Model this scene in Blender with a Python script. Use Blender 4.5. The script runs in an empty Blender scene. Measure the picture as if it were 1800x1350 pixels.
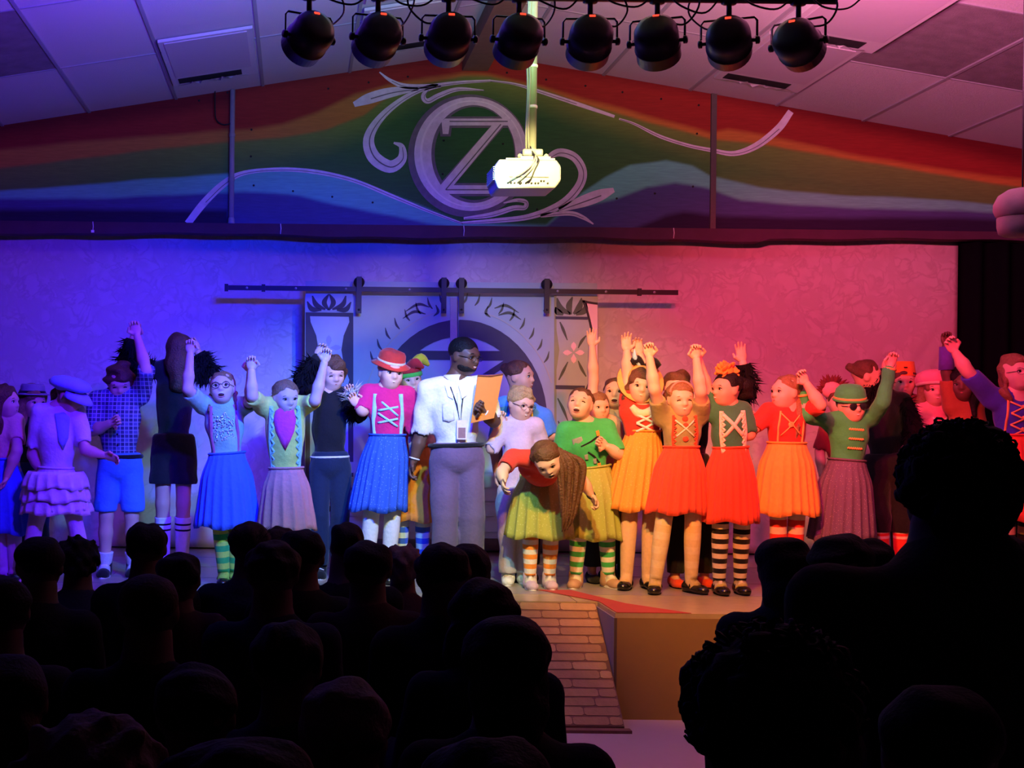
import bpy, bmesh, math, random
import numpy as np
from mathutils import Vector, Matrix

random.seed(7)
rng = np.random.default_rng(7)
sc = bpy.context.scene
COL = sc.collection

# ------------------------------------------------------------------ camera
F, PX, PY, ROLL, CZ = 2350.0, 520.0, 720.0, 0.011, 1.84
cam_d = bpy.data.cameras.new('camera')
cam = bpy.data.objects.new('camera', cam_d)
COL.objects.link(cam)
cam.location = (0, 0, CZ)
cam.rotation_euler = (Matrix.Rotation(math.pi / 2, 3, 'X') @ Matrix.Rotation(ROLL, 3, 'Z')).to_euler()
cam_d.sensor_width = 36
cam_d.lens = F / 1800 * 36
cam_d.shift_x = (900 - PX) / 1800
cam_d.shift_y = (PY - 675) / 1800
cam_d.clip_start = 0.05
sc.camera = cam

# ------------------------------------------------------------------ world, exposure
w = bpy.data.worlds.new('world')
sc.world = w
w.use_nodes = True
w.node_tree.nodes['Background'].inputs[0].default_value = (0.01, 0.008, 0.02, 1)
w.node_tree.nodes['Background'].inputs[1].default_value = 0.3
vs = sc.view_settings
vs.view_transform = 'Standard'
vs.look = 'None'
vs.gamma = 1
vs.exposure = 0.0
vs.use_curve_mapping = False

CRX, CRY = math.cos(ROLL), math.sin(ROLL)


def P(px, py, D):
    u, v = px - PX, py - PY
    return Vector(((u * CRX + v * CRY) * D / F, D, CZ - (-u * CRY + v * CRX) * D / F))


def unP(X, D, Z):
    u2, v2 = X * F / D, (CZ - Z) * F / D
    return PX + u2 * CRX - v2 * CRY, PY + u2 * CRY + v2 * CRX


STZ = 0.64          # stage top
DH = 11.15          # mural wall
DB = 11.45          # backdrop
DD = 11.00          # painted doors
AX, AZ, SLOPE = 1.476, 4.836, 0.165
XL, XR = -4.6, 7.6
YREAR = -4.0


def roofz(x):
    return AZ - SLOPE * abs(x - AX)


def spot(name, loc, tgt, col, power, ang, blend, size, parent=None):
    l = bpy.data.lights.new(name, 'SPOT')
    l.color = col
    l.energy = power
    l.spot_size = math.radians(ang)
    l.spot_blend = blend
    l.shadow_soft_size = size
    o = bpy.data.objects.new(name, l)
    COL.objects.link(o)
    d = Vector(tgt) - Vector(loc)
    o.rotation_euler = d.to_track_quat('-Z', 'Y').to_euler()
    o.location = loc
    if parent:
        o.parent = parent
        o.location = Vector(loc) - parent.location
    return o


# stage lamps: colour, watts, aim point on the stage, cone angle
CAN_PX = [(543, 66), (664, 68), (788, 68), (912, 71), (1037, 73), (1155, 74), (1281, 74), (1403, 77)]
DC = 5.9
CANS = [
    ((0.14, 0.004, 1.0), 500, (-2.1, 10.2, 1.6), 56),
    ((0.0, 0.003, 1.0), 900, (-1.0, 10.2, 1.75), 50),
    ((0.0, 0.012, 1.0), 1000, (0.3, 10.6, 2.0), 54),
    ((0.24, 0.78, 0.74), 440, (0.40, 9.3, 1.4), 50),
    ((0.98, 0.78, 0.28), 450, (1.5, 9.8, 1.6), 52),
    ((1.0, 0.32, 0.03), 600, (2.85, 8.9, 1.1), 52),
    ((1.0, 0.03, 0.05), 640, (3.7, 10.6, 1.8), 50),
    ((1.0, 0.03, 0.13), 600, (4.8, 10.6, 1.8), 54),
]
FILL_COL = [(0.14, 0.02, 1.0), (0.09, 0.02, 1.0), (0.08, 0.06, 1.0), (0.3, 1.0, 0.55), (0.75, 1.0, 0.22), (1.0, 0.5, 0.4), (1.0, 0.22, 0.45), (1.0, 0.20, 0.52)]  # tints of the added upward fill lights for ceiling and mural
FILL_W = [520, 280, 130, 125, 120, 150, 370, 640]

# ------------------------------------------------------------------ materials
MATS = {}


def mat(name, col, rough=0.7, noise=0.12, nscale=30.0, bump=0.0, bscale=60.0, metal=0.0, emit=None, spec=0.3, sheen=0.0):
    if name in MATS:
        return MATS[name]
    m = bpy.data.materials.new(name)
    m.use_nodes = True
    nt = m.node_tree
    b = nt.nodes['Principled BSDF']
    b.inputs['Roughness'].default_value = rough
    b.inputs['Metallic'].default_value = metal
    b.inputs['Specular IOR Level'].default_value = spec
    if sheen:
        b.inputs['Sheen Weight'].default_value = sheen
    tc = nt.nodes.new('ShaderNodeTexCoord')
    n = nt.nodes.new('ShaderNodeTexNoise')
    n.inputs['Scale'].default_value = nscale
    n.inputs['Detail'].default_value = 3
    nt.links.new(tc.outputs['Object'], n.inputs['Vector'])
    mx = nt.nodes.new('ShaderNodeMix')
    mx.data_type = 'RGBA'  # extra spot aimed upward, added to brighten the ceiling and mural
    c = Vector(col[:3])
    mx.inputs[6].default_value = (*(c * (1 - noise)), 1)
    mx.inputs[7].default_value = (*[min(1, k * (1 + noise)) for k in c], 1)
    nt.links.new(n.outputs['Fac'], mx.inputs[0])
    nt.links.new(mx.outputs[2], b.inputs['Base Color'])
    if bump:
        n2 = nt.nodes.new('ShaderNodeTexNoise')
        n2.inputs['Scale'].default_value = bscale
        n2.inputs['Detail'].default_value = 4
        nt.links.new(tc.outputs['Object'], n2.inputs['Vector'])
        bp = nt.nodes.new('ShaderNodeBump')
        bp.inputs['Strength'].default_value = bump
        bp.inputs['Distance'].default_value = 0.02
        nt.links.new(n2.outputs['Fac'], bp.inputs['Height'])
        nt.links.new(bp.outputs['Normal'], b.inputs['Normal'])
    if emit:
        b.inputs['Emission Color'].default_value = (*emit[:3], 1)
        b.inputs['Emission Strength'].default_value = emit[3]
    MATS[name] = m
    return m


def attr_mat(name, rough=0.75):
    m = bpy.data.materials.new(name)
    m.use_nodes = True
    nt = m.node_tree
    b = nt.nodes['Principled BSDF']
    b.inputs['Roughness'].default_value = rough
    b.inputs['Specular IOR Level'].default_value = 0.15
    a = nt.nodes.new('ShaderNodeAttribute')
    a.attribute_name = 'Col'
    tc = nt.nodes.new('ShaderNodeTexCoord')
    mp = nt.nodes.new('ShaderNodeMapping')
    mp.inputs['Scale'].default_value = (3, 3, 30)
    n = nt.nodes.new('ShaderNodeTexNoise')
    n.inputs['Scale'].default_value = 3
    n.inputs['Detail'].default_value = 4
    nt.links.new(tc.outputs['Object'], mp.inputs[0])
    nt.links.new(mp.outputs[0], n.inputs['Vector'])
    hs = nt.nodes.new('ShaderNodeHueSaturation')
    mr = nt.nodes.new('ShaderNodeMapRange')
    mr.inputs['To Min'].default_value = 0.75
    mr.inputs['To Max'].default_value = 1.25
    nt.links.new(n.outputs['Fac'], mr.inputs[0])
    nt.links.new(mr.outputs[0], hs.inputs['Value'])
    nt.links.new(a.outputs['Color'], hs.inputs['Color'])
    nt.links.new(hs.outputs[0], b.inputs['Base Color'])
    return m


# ------------------------------------------------------------------ mesh helpers
def link(name, me, parent=None, mats=(), smooth=True):
    for m in mats:
        me.materials.append(m)
    if smooth:
        me.polygons.foreach_set('use_smooth', [True] * len(me.polygons))
    o = bpy.data.objects.new(name, me)
    COL.objects.link(o)
    if parent is not None:
        o.parent = parent
    return o


def mk(name, V, Fc, mats, parent=None, mi=None, smooth=True, origin=None):
    V = np.asarray(V, float).reshape(-1, 3)
    if origin is None:
        origin = wloc(parent) if parent is not None else Vector((0, 0, 0))
    V = V - np.array(origin)
    me = bpy.data.meshes.new(name)
    me.from_pydata(V.tolist(), [], Fc if isinstance(Fc, list) else Fc.tolist())
    if not isinstance(mats, (list, tuple)):
        mats = [mats]
    o = link(name, me, parent, mats, smooth)
    if mi is not None:
        me.polygons.foreach_set('material_index', np.asarray(mi, dtype=np.int32))
    if parent is None:
        o.location = origin
    else:
        o.location = Vector(origin) - wloc(parent)
    return o


def wloc(o):
    v = Vector((0, 0, 0))
    while o is not None:
        v += o.location
        o = o.parent
    return v


def empty(name, loc, label, cat, group=None):
    o = bpy.data.objects.new(name, None)
    COL.objects.link(o)
    o.location = loc
    o.empty_display_size = 0.1
    tag(o, label, cat, group)
    return o


def tag(o, label=None, cat=None, group=None, kind=None):
    if label: o['label'] = label
    if cat: o['category'] = cat
    if group: o['group'] = group
    if kind: o['kind'] = kind
    return o


def boxv(x0, x1, y0, y1, z0, z1):
    V = [(x0, y0, z0), (x1, y0, z0), (x1, y1, z0), (x0, y1, z0), (x0, y0, z1), (x1, y0, z1), (x1, y1, z1), (x0, y1, z1)]
    Fc = [(0, 3, 2, 1), (4, 5, 6, 7), (0, 1, 5, 4), (1, 2, 6, 5), (2, 3, 7, 6), (3, 0, 4, 7)]
    return V, Fc


def box(name, x0, x1, y0, y1, z0, z1, m, parent=None, origin=None, bevel=0.0):
    V, Fc = boxv(x0, x1, y0, y1, z0, z1)
    if origin is None and parent is None:
        origin = Vector(((x0 + x1) / 2, (y0 + y1) / 2, z0))
    o = mk(name, V, Fc, m, parent, smooth=False, origin=origin)
    if bevel:
        b = o.modifiers.new('bevel', 'BEVEL')
        b.width = bevel
        b.segments = 2
    return o


class MB:
    """collects several pieces into one mesh"""
    def __init__(s):
        s.V, s.F, s.M = [], [], []

    def add(s, V, Fc, mi=0):
        n = len(s.V)
        s.V.extend([tuple(v) for v in V])
        s.F.extend([tuple(int(i) + n for i in f) for f in Fc])
        if isinstance(mi, (list, np.ndarray)):
            s.M.extend(list(mi))
        else:
            s.M.extend([mi] * len(Fc))
        return s

    def build(s, name, mats, parent=None, smooth=True, origin=None):
        return mk(name, s.V, s.F, mats, parent, s.M, smooth, origin)


def catmull(pts, n=6):
    pts = [np.array(p, float) for p in pts]
    if len(pts) < 3:
        return [tuple(p) for p in pts]
    out = []
    q = [2 * pts[0] - pts[1]] + pts + [2 * pts[-1] - pts[-2]]
    for i in range(1, len(q) - 2):
        p0, p1, p2, p3 = q[i - 1], q[i], q[i + 1], q[i + 2]
        for k in range(n):
            t = k / n
            out.append(0.5 * (2 * p1 + (p2 - p0) * t + (2 * p0 - 5 * p1 + 4 * p2 - p3) * t * t + (3 * p1 - p0 - 3 * p2 + p3) * t ** 3))
    out.append(pts[-1])
    return [tuple(p) for p in out]


def tube(pts, r, seg=8, cap=True, flat=None):
    """pts list of 3d, r scalar or list; flat=(normal vec, ratio) squashes along the normal"""
    pts = [Vector(p) for p in pts]
    n = len(pts)
    rs = [r] * n if not hasattr(r, '__len__') else list(r)
    V, Fc = [], []
    ref = None
    for i, p in enumerate(pts):
        d = (pts[min(i + 1, n - 1)] - pts[max(i - 1, 0)])
        if d.length < 1e-9:
            d = Vector((0, 0, 1))
        d.normalize()
        if ref is None:
            ref = d.orthogonal().normalized()
        a = (ref - d * ref.dot(d))
        if a.length < 1e-6:
            a = d.orthogonal()
        a.normalize()
        ref = a
        b = d.cross(a)
        if flat is not None:
            nn = Vector(flat[0])
            nn = nn - d * nn.dot(d)
            nn.normalize()
            a = nn * flat[1]
            b = d.cross(nn)
        for k in range(seg):
            t = 2 * math.pi * k / seg
            V.append(p + (a * math.cos(t) + b * math.sin(t)) * rs[i])
    for i in range(n - 1):
        for k in range(seg):
            k2 = (k + 1) % seg
            Fc.append((i * seg + k, i * seg + k2, (i + 1) * seg + k2, (i + 1) * seg + k))
    if cap:
        Fc.append(tuple(range(seg - 1, -1, -1)))
        Fc.append(tuple((n - 1) * seg + k for k in range(seg)))
    return V, Fc


def lathe(prof, o, ex, ey, ez, seg=24, sx=1.0, sy=1.0):
    """profile list of (r, z) about axis ez at o"""
    o, ex, ey, ez = Vector(o), Vector(ex), Vector(ey), Vector(ez)
    V, Fc = [], []
    for (r, z) in prof:
        for k in range(seg):
            t = 2 * math.pi * k / seg
            V.append(o + ex * (r * sx * math.cos(t)) + ey * (r * sy * math.sin(t)) + ez * z)
    for i in range(len(prof) - 1):
        for k in range(seg):
            k2 = (k + 1) % seg
            Fc.append((i * seg + k, i * seg + k2, (i + 1) * seg + k2, (i + 1) * seg + k))
    Fc.append(tuple(range(seg - 1, -1, -1)))
    Fc.append(tuple((len(prof) - 1) * seg + k for k in range(seg)))
    return V, Fc


def ellv(c, ax, r, nu=12, nv=8):
    """ellipsoid: ax = 3 axis vectors, r = 3 radii"""
    V, Fc = [], []
    c = Vector(c)
    for j in range(nv + 1):
        ph = math.pi * j / nv
        for i in range(nu):
            th = 2 * math.pi * i / nu
            V.append(c + ax[0] * (r[0] * math.sin(ph) * math.cos(th)) + ax[1] * (r[1] * math.sin(ph) * math.sin(th)) + ax[2] * (r[2] * math.cos(ph)))
    for j in range(nv):
        for i in range(nu):
            i2 = (i + 1) % nu
            Fc.append((j * nu + i, (j + 1) * nu + i, (j + 1) * nu + i2, j * nu + i2))
    return V, Fc


def plate(name, pts, D, th, m, parent=None, proud=0.0, bevel=0):
    """flat painted board piece: outline given on the plane at distance D, thickness th behind it"""
    q = [P(x, y, D) for x, y in pts]
    n = len(q)
    yf = D - proud
    V = [(p.x, yf, p.z) for p in q] + [(p.x, yf + th, p.z) for p in q]
    area = sum(q[i].x * q[(i + 1) % n].z - q[(i + 1) % n].x * q[i].z for i in range(n))
    idx = list(range(n)) if area > 0 else list(range(n - 1, -1, -1))
    Fc = [tuple(idx), tuple(i + n for i in reversed(idx))]
    for a in range(n):
        i, j = idx[a], idx[(a + 1) % n]
        Fc.append((j, i, i + n, j + n))
    return mk(name, V, Fc, m, parent, smooth=False)


def ribbon_pts(pts, widths, n=6):
    c = catmull([(p[0], p[1], w_) for p, w_ in zip(pts, widths)], n)
    L, R = [], []
    for i, (x, y, w_) in enumerate(c):
        a = c[max(i - 1, 0)]
        b = c[min(i + 1, len(c) - 1)]
        dx, dy = b[0] - a[0], b[1] - a[1]
        l = math.hypot(dx, dy) or 1
        nx, ny = -dy / l, dx / l
        w_ = max(w_, 0.6)
        L.append((x + nx * w_ / 2, y + ny * w_ / 2))
        R.append((x - nx * w_ / 2, y - ny * w_ / 2))
    return L, R


def ribbon(name, pts, widths, D, th, m, parent=None, proud=0.0, n=6):
    L, R = ribbon_pts(pts, widths, n)
    k = len(L)
    yf = D - proud
    V = []
    for (x, y) in L + R:
        p = P(x, y, D)
        V.append((p.x, yf, p.z))
    V += [(v[0], yf + th, v[2]) for v in V]
    Fc = []
    for i in range(k - 1):
        Fc.append((i, i + 1, k + i + 1, k + i))
        Fc.append((i + 1, i, 2 * k + i, 2 * k + i + 1))
        Fc.append((k + i, k + i + 1, 3 * k + i + 1, 3 * k + i))
    return mk(name, V, Fc, m, parent, smooth=False)


# ------------------------------------------------------------------ implicit surfaces (continuous bodies)
class Field:
    def __init__(s, h):
        s.h = h
        s.pr = []
        s.clips = []
        s.disp = None

    def cone(s, a, b, ra, rb, k=0.02, sub=False):
        s.pr.append(('c', np.array(a, float), np.array(b, float), ra, rb, k, -1 if sub else 1))
        return s

    def ell(s, c, ax, r, k=0.02, sub=False):
        s.pr.append(('e', np.array(c, float), np.array([list(a) for a in ax], float), np.array(r, float), 0, k, -1 if sub else 1))
        return s

    def clip(s, p, n):
        """keep the side where (x-p).n < 0"""
        s.clips.append((np.array(p, float), np.array(n, float)))
        return s

    @staticmethod
    def d(pr, Q):
        if pr[0] == 'c':
            a, b, ra, rb = pr[1], pr[2], pr[3], pr[4]
            ba = b - a
            l2 = max(ba @ ba, 1e-12)
            q = Q - a
            t = np.clip((q @ ba) / l2, 0, 1)
            return np.linalg.norm(q - t[..., None] * ba, axis=-1) - (ra + (rb - ra) * t)
        q = (Q - pr[1]) @ pr[2].T
        k0 = np.linalg.norm(q / pr[3], axis=-1)
        k1 = np.linalg.norm(q / (pr[3] ** 2), axis=-1)
        return k0 * (k0 - 1) / np.maximum(k1, 1e-6)

    def bb(s, pr):
        if pr[0] == 'c':
            r = max(pr[3], pr[4])
            return np.minimum(pr[1], pr[2]) - r, np.maximum(pr[1], pr[2]) + r
        e = np.sqrt(((pr[2] * pr[3][:, None]) ** 2).sum(0))
        return pr[1] - e, pr[1] + e

    @staticmethod
    def comb(f, d, pr):
        k = max(pr[5], 1e-5)
        if pr[6] > 0:
            hh = np.maximum(k - np.abs(f - d), 0) / k
            return np.minimum(f, d) - hh * hh * k / 4
        d = -d
        hh = np.maximum(k - np.abs(f - d), 0) / k
        return np.maximum(f, d) + hh * hh * k / 4

    def eval(s, Q):
        f = np.full(Q.shape[:-1], 1e3)
        for pr in s.pr:
            f = s.comb(f, s.d(pr, Q), pr)
        for p, n in s.clips:
            f = np.maximum(f, (Q - p) @ n)
        return f

    def mesh(s):
        h = s.h
        los, his = zip(*[s.bb(p) for p in s.pr if p[6] > 0])
        pad = 3 * h + (0.02 if s.disp else 0)
        lo, hi = np.min(los, 0) - pad, np.max(his, 0) + pad
        n = np.ceil((hi - lo) / h).astype(int) + 1
        axs = [lo[i] + np.arange(n[i]) * h for i in range(3)]
        f = np.full(n, 0.5)
        for pr in s.pr:
            a, b = s.bb(pr)
            m = pr[5] + 3 * h + 0.01
            i0 = np.clip(np.floor((a - m - lo) / h).astype(int), 0, n)
            i1 = np.clip(np.ceil((b + m - lo) / h).astype(int) + 1, 0, n)
            if (i1 <= i0).any():
                continue
            sl = tuple(slice(i0[i], i1[i]) for i in range(3))
            Q = np.stack(np.meshgrid(*[axs[i][sl[i]] for i in range(3)], indexing='ij'), -1)
            f[sl] = s.comb(f[sl], s.d(pr, Q), pr)
        if s.disp is not None or s.clips:
            Q = np.stack(np.meshgrid(*axs, indexing='ij'), -1)
            if s.disp is not None:
                near = np.abs(f) < 0.08
                f[near] += s.disp(Q[near])
            for p, nn in s.clips:
                f = np.maximum(f, (Q - p) @ nn)
        return nets(f, lo, h)


def nets(f, lo, h):
    ins = f < 0
    c = [ins[i:ins.shape[0] - 1 + i, j:ins.shape[1] - 1 + j, k:ins.shape[2] - 1 + k] for i in (0, 1) for j in (0, 1) for k in (0, 1)]
    cnt = sum(x.astype(np.int8) for x in c)
    act = (cnt > 0) & (cnt < 8)
    ids = np.full(act.shape, -1, int)
    I = np.argwhere(act)
    ids[act] = np.arange(len(I))
    acc = np.zeros((len(I), 3))
    num = np.zeros(len(I))
    corner = [(i, j, k) for i in (0, 1) for j in (0, 1) for k in (0, 1)]
    val = {cc: f[I[:, 0] + cc[0], I[:, 1] + cc[1], I[:, 2] + cc[2]] for cc in corner}
    for a in corner:
        for ax in range(3):
            if a[ax]:
                continue
            b = list(a)
            b[ax] = 1
            b = tuple(b)
            va, vb = val[a], val[b]
            m = (va < 0) != (vb < 0)
            t = np.where(m, va / np.where(m, va - vb, 1), 0)
            p = np.tile(np.array(a, float), (len(I), 1))
            p[:, ax] += t
            acc[m] += p[m]
            num[m] += 1
    V = lo + (I + acc / np.maximum(num, 1)[:, None]) * h
    Q = []
    for ax in range(3):
        u, v = (ax + 1) % 3, (ax + 2) % 3
        A = np.take(ins, range(0, ins.shape[ax] - 1), axis=ax)
        B = np.take(ins, range(1, ins.shape[ax]), axis=ax)
        for flip in (0, 1):
            E = np.argwhere((A & ~B) if not flip else (~A & B))
            E = E[(E[:, u] > 0) & (E[:, v] > 0) & (E[:, u] < act.shape[u]) & (E[:, v] < act.shape[v])]
            if not len(E):
                continue
            def idd(du, dv):
                J = E.copy()
                J[:, u] -= du
                J[:, v] -= dv
                return ids[J[:, 0], J[:, 1], J[:, 2]]
            q = np.stack([idd(1, 1), idd(0, 1), idd(0, 0), idd(1, 0)], 1)
            if flip:
                q = q[:, ::-1]
            Q.append(q)
    Q = np.concatenate(Q) if Q else np.zeros((0, 4), int)
    Q = Q[(Q >= 0).all(1)]
    return V, Q


def noise_fn(scale, amp, seed=0, n=6):
    r = np.random.default_rng(seed)
    K = r.normal(size=(n, 3))
    K = K / np.linalg.norm(K, axis=1)[:, None] * scale * r.uniform(0.6, 1.6, size=(n, 1))
    ph = r.uniform(0, 6.28, n)
    def g(Q):
        return amp * np.sin(Q @ K.T + ph).sum(-1) / math.sqrt(n)
    return g

# ================================================================== the room
M_floor = mat('hall_floor_vinyl', (0.42, 0.36, 0.34), 0.45, 0.06, 6, spec=0.4)
M_wall = mat('hall_wall_paint', (0.10, 0.09, 0.10), 0.9, 0.05, 4)
M_tile = mat('ceiling_tile', (0.62, 0.58, 0.60), 0.95, 0.05, 140, bump=0.25, bscale=160)
M_tile_old = mat('ceiling_tile_stained', (0.24, 0.19, 0.21), 0.95, 0.35, 9, bump=0.25, bscale=160)
M_tbar = mat('ceiling_bar', (0.34, 0.33, 0.36), 0.45, 0.05)
M_black = mat('black_cloth', (0.003, 0.003, 0.006), 0.95, 0.2, 12, spec=0.05)
M_wood = mat('brown_beam', (0.22, 0.13, 0.08), 0.6, 0.25, 14)


def structure(o):
    o['kind'] = 'structure'
    return o


structure(box('floor', XL, XR, YREAR, 12.6, -0.1, 0.0, M_floor))
structure(box('wall_left', XL - 0.1, XL, YREAR, 12.6, 0, 5.0, M_wall))
structure(box('wall_right', XR, XR + 0.1, YREAR, 12.6, 0, 5.0, M_wall))
structure(box('wall_rear', XL, XR, YREAR - 0.1, YREAR, 0, 5.0, M_wall))
structure(box('wall_back', XL, XR, 12.5, 12.6, 0, 5.0, M_wall))

# ceiling: two slopes, laid-in tiles and bars
TH = 0.02
V = [(XL, YREAR, roofz(XL) + .05), (AX, YREAR, AZ + .05), (XR, YREAR, roofz(XR) + .05), (XL, 12.6, roofz(XL) + .05), (AX, 12.6, AZ + .05), (XR, 12.6, roofz(XR) + .05)]
V2 = V + [(x, y, z + 0.08) for x, y, z in V]
ceil = structure(mk('ceiling', V2, [(0, 1, 4, 3), (1, 2, 5, 4), (9, 10, 7, 6), (10, 11, 8, 7), (0, 3, 9, 6), (2, 8, 11, 5), (0, 6, 7, 1), (1, 7, 8, 2), (3, 4, 10, 9), (4, 5, 11, 10)], mat('ceiling_void', (0.03, 0.03, 0.03), 0.9), smooth=False))


def slab(name, x0, x1, y0, y1, drop, th, m, parent=ceil, smooth=False):
    z = [roofz(x0) - drop, roofz(x1) - drop]
    V = [(x0, y0, z[0]), (x1, y0, z[1]), (x1, y1, z[1]), (x0, y1, z[0])]
    V = V + [(a, b, c + th) for a, b, c in V]
    return mk(name, V, [(0, 3, 2, 1), (4, 5, 6, 7), (0, 1, 5, 4), (1, 2, 6, 5), (2, 3, 7, 6), (3, 0, 4, 7)], m, parent, smooth=smooth)


jl = [AX - 0.335 - 0.722 * k for k in range(0, 10) if AX - 0.335 - 0.722 * k > XL]
jr = [AX + 0.335 + 0.722 * k for k in range(0, 10) if AX + 0.335 + 0.722 * k < XR]
edges = sorted([XL] + jl + [AX] + jr + [XR])
rows = [DH - 1.44 * k for k in range(0, 6)]
stained = {(13, 1), (14, 1), (14, 2), (15, 1), (3, 1)}
for i in range(len(edges) - 1):
    x0, x1 = edges[i], edges[i + 1]
    for j in range(len(rows) - 1):
        g = 0.006
        mm = M_tile_old if (i, j) in stained else M_tile
        slab('ceiling_tile', x0 + g, x1 - g, rows[j + 1] + g, rows[j] - g, rng.uniform(0, 0.004), 0.018, mm)
    slab('ceiling_field', x0, x1, YREAR, rows[-1], 0, 0.018, M_tile)
for x in jl + jr:
    slab('ceiling_bar', x - 0.012, x + 0.012, rows[-1], DH - .01, 0.012, 0.012, M_tbar)
for y in rows[1:]:
    for (a, b) in ((XL, AX), (AX, XR)):
        slab('ceiling_bar', a, b, y - 0.009, y + 0.009, 0.009, 0.008, M_tbar)

# ridge beam
o = box('beam_ridge', AX - 0.12, AX + 0.09, YREAR, DH - .02, AZ - .16, AZ - .01, M_wood)
structure(o)

# dropped fluorescent fixtures on the ceiling, switched off
M_lens = mat('light_lens', (0.55, 0.5, 0.56), 0.35, 0.04, 40)
M_fix = mat('light_metal', (0.62, 0.6, 0.62), 0.4, 0.05)
M_slot = mat('light_slot', (0.015, 0.014, 0.016), 0.8)


def troffer(x0, x1, y0, y1, label, drop=0.05):
    xm, ym = (x0 + x1) / 2, (y0 + y1) / 2
    t = empty('ceiling_light', (xm, ym, roofz(xm) - drop), label, 'ceiling light', 'switched-off ceiling lights')
    slab('frame', x0, x1, y0, y1, drop, drop - 0.013, M_fix, t)
    slab('lens', x0 + .04, x1 - .04, y0 + .04, y1 - .26, drop + 0.006, 0.012, M_lens, t)
    slab('open_slot', x0 + .05, x1 - .12, y1 - .2, y1 - .06, drop + 0.004, 0.01, M_slot, t)
    r = random.Random(int(x0 * 100))
    VV = []
    for k in range(15):
        x = x0 + .05 + (x1 - x0 - .12) * k / 14
        z = roofz(x) - drop - .004
        VV += [(x, y1 - .02 - r.uniform(0, .03), z), (x + r.uniform(-.02, .02), y1 - .07 - r.uniform(-.02, .06), z - r.uniform(.004, .03))]
    mk('torn_lining', VV, [(2 * k, 2 * k + 1, 2 * k + 3, 2 * k + 2) for k in range(14)], M_fix, t, smooth=False)
    return t


def px_troffer(x0, x1, y0, y1, label, drop):
    troffer(x0, x1, y0, y1, label, drop)


ie = [i for i, e in enumerate(edges) if abs(e - (AX - 0.335 - 0.722 * 2)) < .01][0]
px_troffer(edges[ie + 1] + .03, edges[ie + 2] - .03, 9.35, 10.6, 'switched-off ceiling light beside the mural, left of the lamp bar', 0.035)
px_troffer(edges[ie + 1] + .03, edges[ie + 2] - .03, 7.95, 9.22, 'switched-off ceiling light at the top edge, upper left of the lamp bar', 0.035)
px_troffer(edges[ie - 1] + .03, edges[ie] - .03, 9.35, 10.6, 'switched-off ceiling light at the far left edge of the picture', 0.035)
ir = [i for i, e in enumerate(edges) if abs(e - (AX + 0.335 + 0.722 * 2)) < .01][0]
px_troffer(edges[ir] + .03, edges[ir + 1] - .03, 9.35, 10.6, 'switched-off ceiling light behind the rightmost stage lamps', 0.035)
px_troffer(edges[ir] + .02, edges[ir + 1] - .02, 7.95, 9.25, 'switched-off ceiling light above the rightmost stage lamp', 0.08)

# ================================================================== mural wall above the opening
def band(*pts):
    xs, ys = zip(*pts)
    return lambda x: np.interp(x, xs, ys)


b0 = band((-200, 262), (0, 240), (400, 185), (420, 160), (600, 130), (838, 95), (1250, 170), (1800, 290))
b1 = band((-200, 285), (0, 264), (191, 245), (398, 229), (440, 228), (495, 220), (559, 197), (623, 166), (677, 150), (750, 137), (814, 129), (861, 132), (941, 150), (1011, 169), (1094, 191), (1170, 213), (1247, 234), (1280, 228), (1367, 242), (1527, 277), (1686, 303), (1800, 315), (2000, 340))
b2 = band((-200, 320), (0, 298), (127, 283), (287, 261), (398, 252), (430, 249), (495, 245), (575, 229), (639, 204), (671, 178), (720, 153), (814, 136), (860, 137), (947, 156), (1011, 178), (1094, 203), (1247, 246), (1361, 258), (1527, 287), (1686, 315), (1800, 331), (2000, 360))
b3 = band((-200, 345), (0, 336), (127, 328), (255, 314), (398, 306), (430, 306), (495, 296), (559, 301), (623, 315), (687, 341), (750, 366), (811, 393), (960, 396), (1024, 337), (1062, 312), (1107, 290), (1170, 282), (1218, 293), (1247, 309), (1335, 330), (1463, 342), (1622, 350), (1800, 363), (2000, 375))
b4 = band((-200, 352), (0, 350), (160, 350), (287, 342), (398, 339), (430, 337), (527, 344), (591, 360), (687, 377), (750, 392), (811, 400), (960, 398), (998, 366), (1081, 350), (1138, 328), (1186, 322), (1243, 331), (1304, 353), (1431, 361), (1558, 368), (1800, 374), (2000, 380))
b5 = band((-200, 370), (0, 369), (223, 368), (398, 369), (410, 410), (1100, 410), (1116, 401), (1170, 379), (1202, 373), (1256, 379), (1304, 381), (1800, 385), (2000, 390))
PAL = dict(maroon=(0.15, 0.012, 0.014), red=(0.30, 0.03, 0.022), orange=(0.48, 0.20, 0.04), green=(0.09, 0.22, 0.05), dgreen=(0.03, 0.13, 0.04), teal=(0.15, 0.55, 0.42), blue=(0.07, 0.08, 0.22), navy=(0.025, 0.016, 0.05))
NX, NZ = 620, 110
HB = 3.37
xs = np.linspace(XL, XR, NX)
GV = np.zeros((NX, NZ, 3))
for i, x in enumerate(xs):
    GV[i, :, 0] = x
    GV[i, :, 2] = np.linspace(HB, roofz(x) + .03, NZ)
GV[:, :, 1] = DH
u2, v2 = GV[..., 0] * F / DH, (CZ - GV[..., 2]) * F / DH
gx, gy = PX + u2 * CRX - v2 * CRY, PY + u2 * CRY + v2 * CRX
gy = gy + 0.9 * np.sin(gx / 61.0) + 0.5 * np.sin(gx / 19.0 + 1)


def st(e, soft):
    return np.clip((gy - e(gx)) / soft + 0.5, 0, 1)[..., None]


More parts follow.
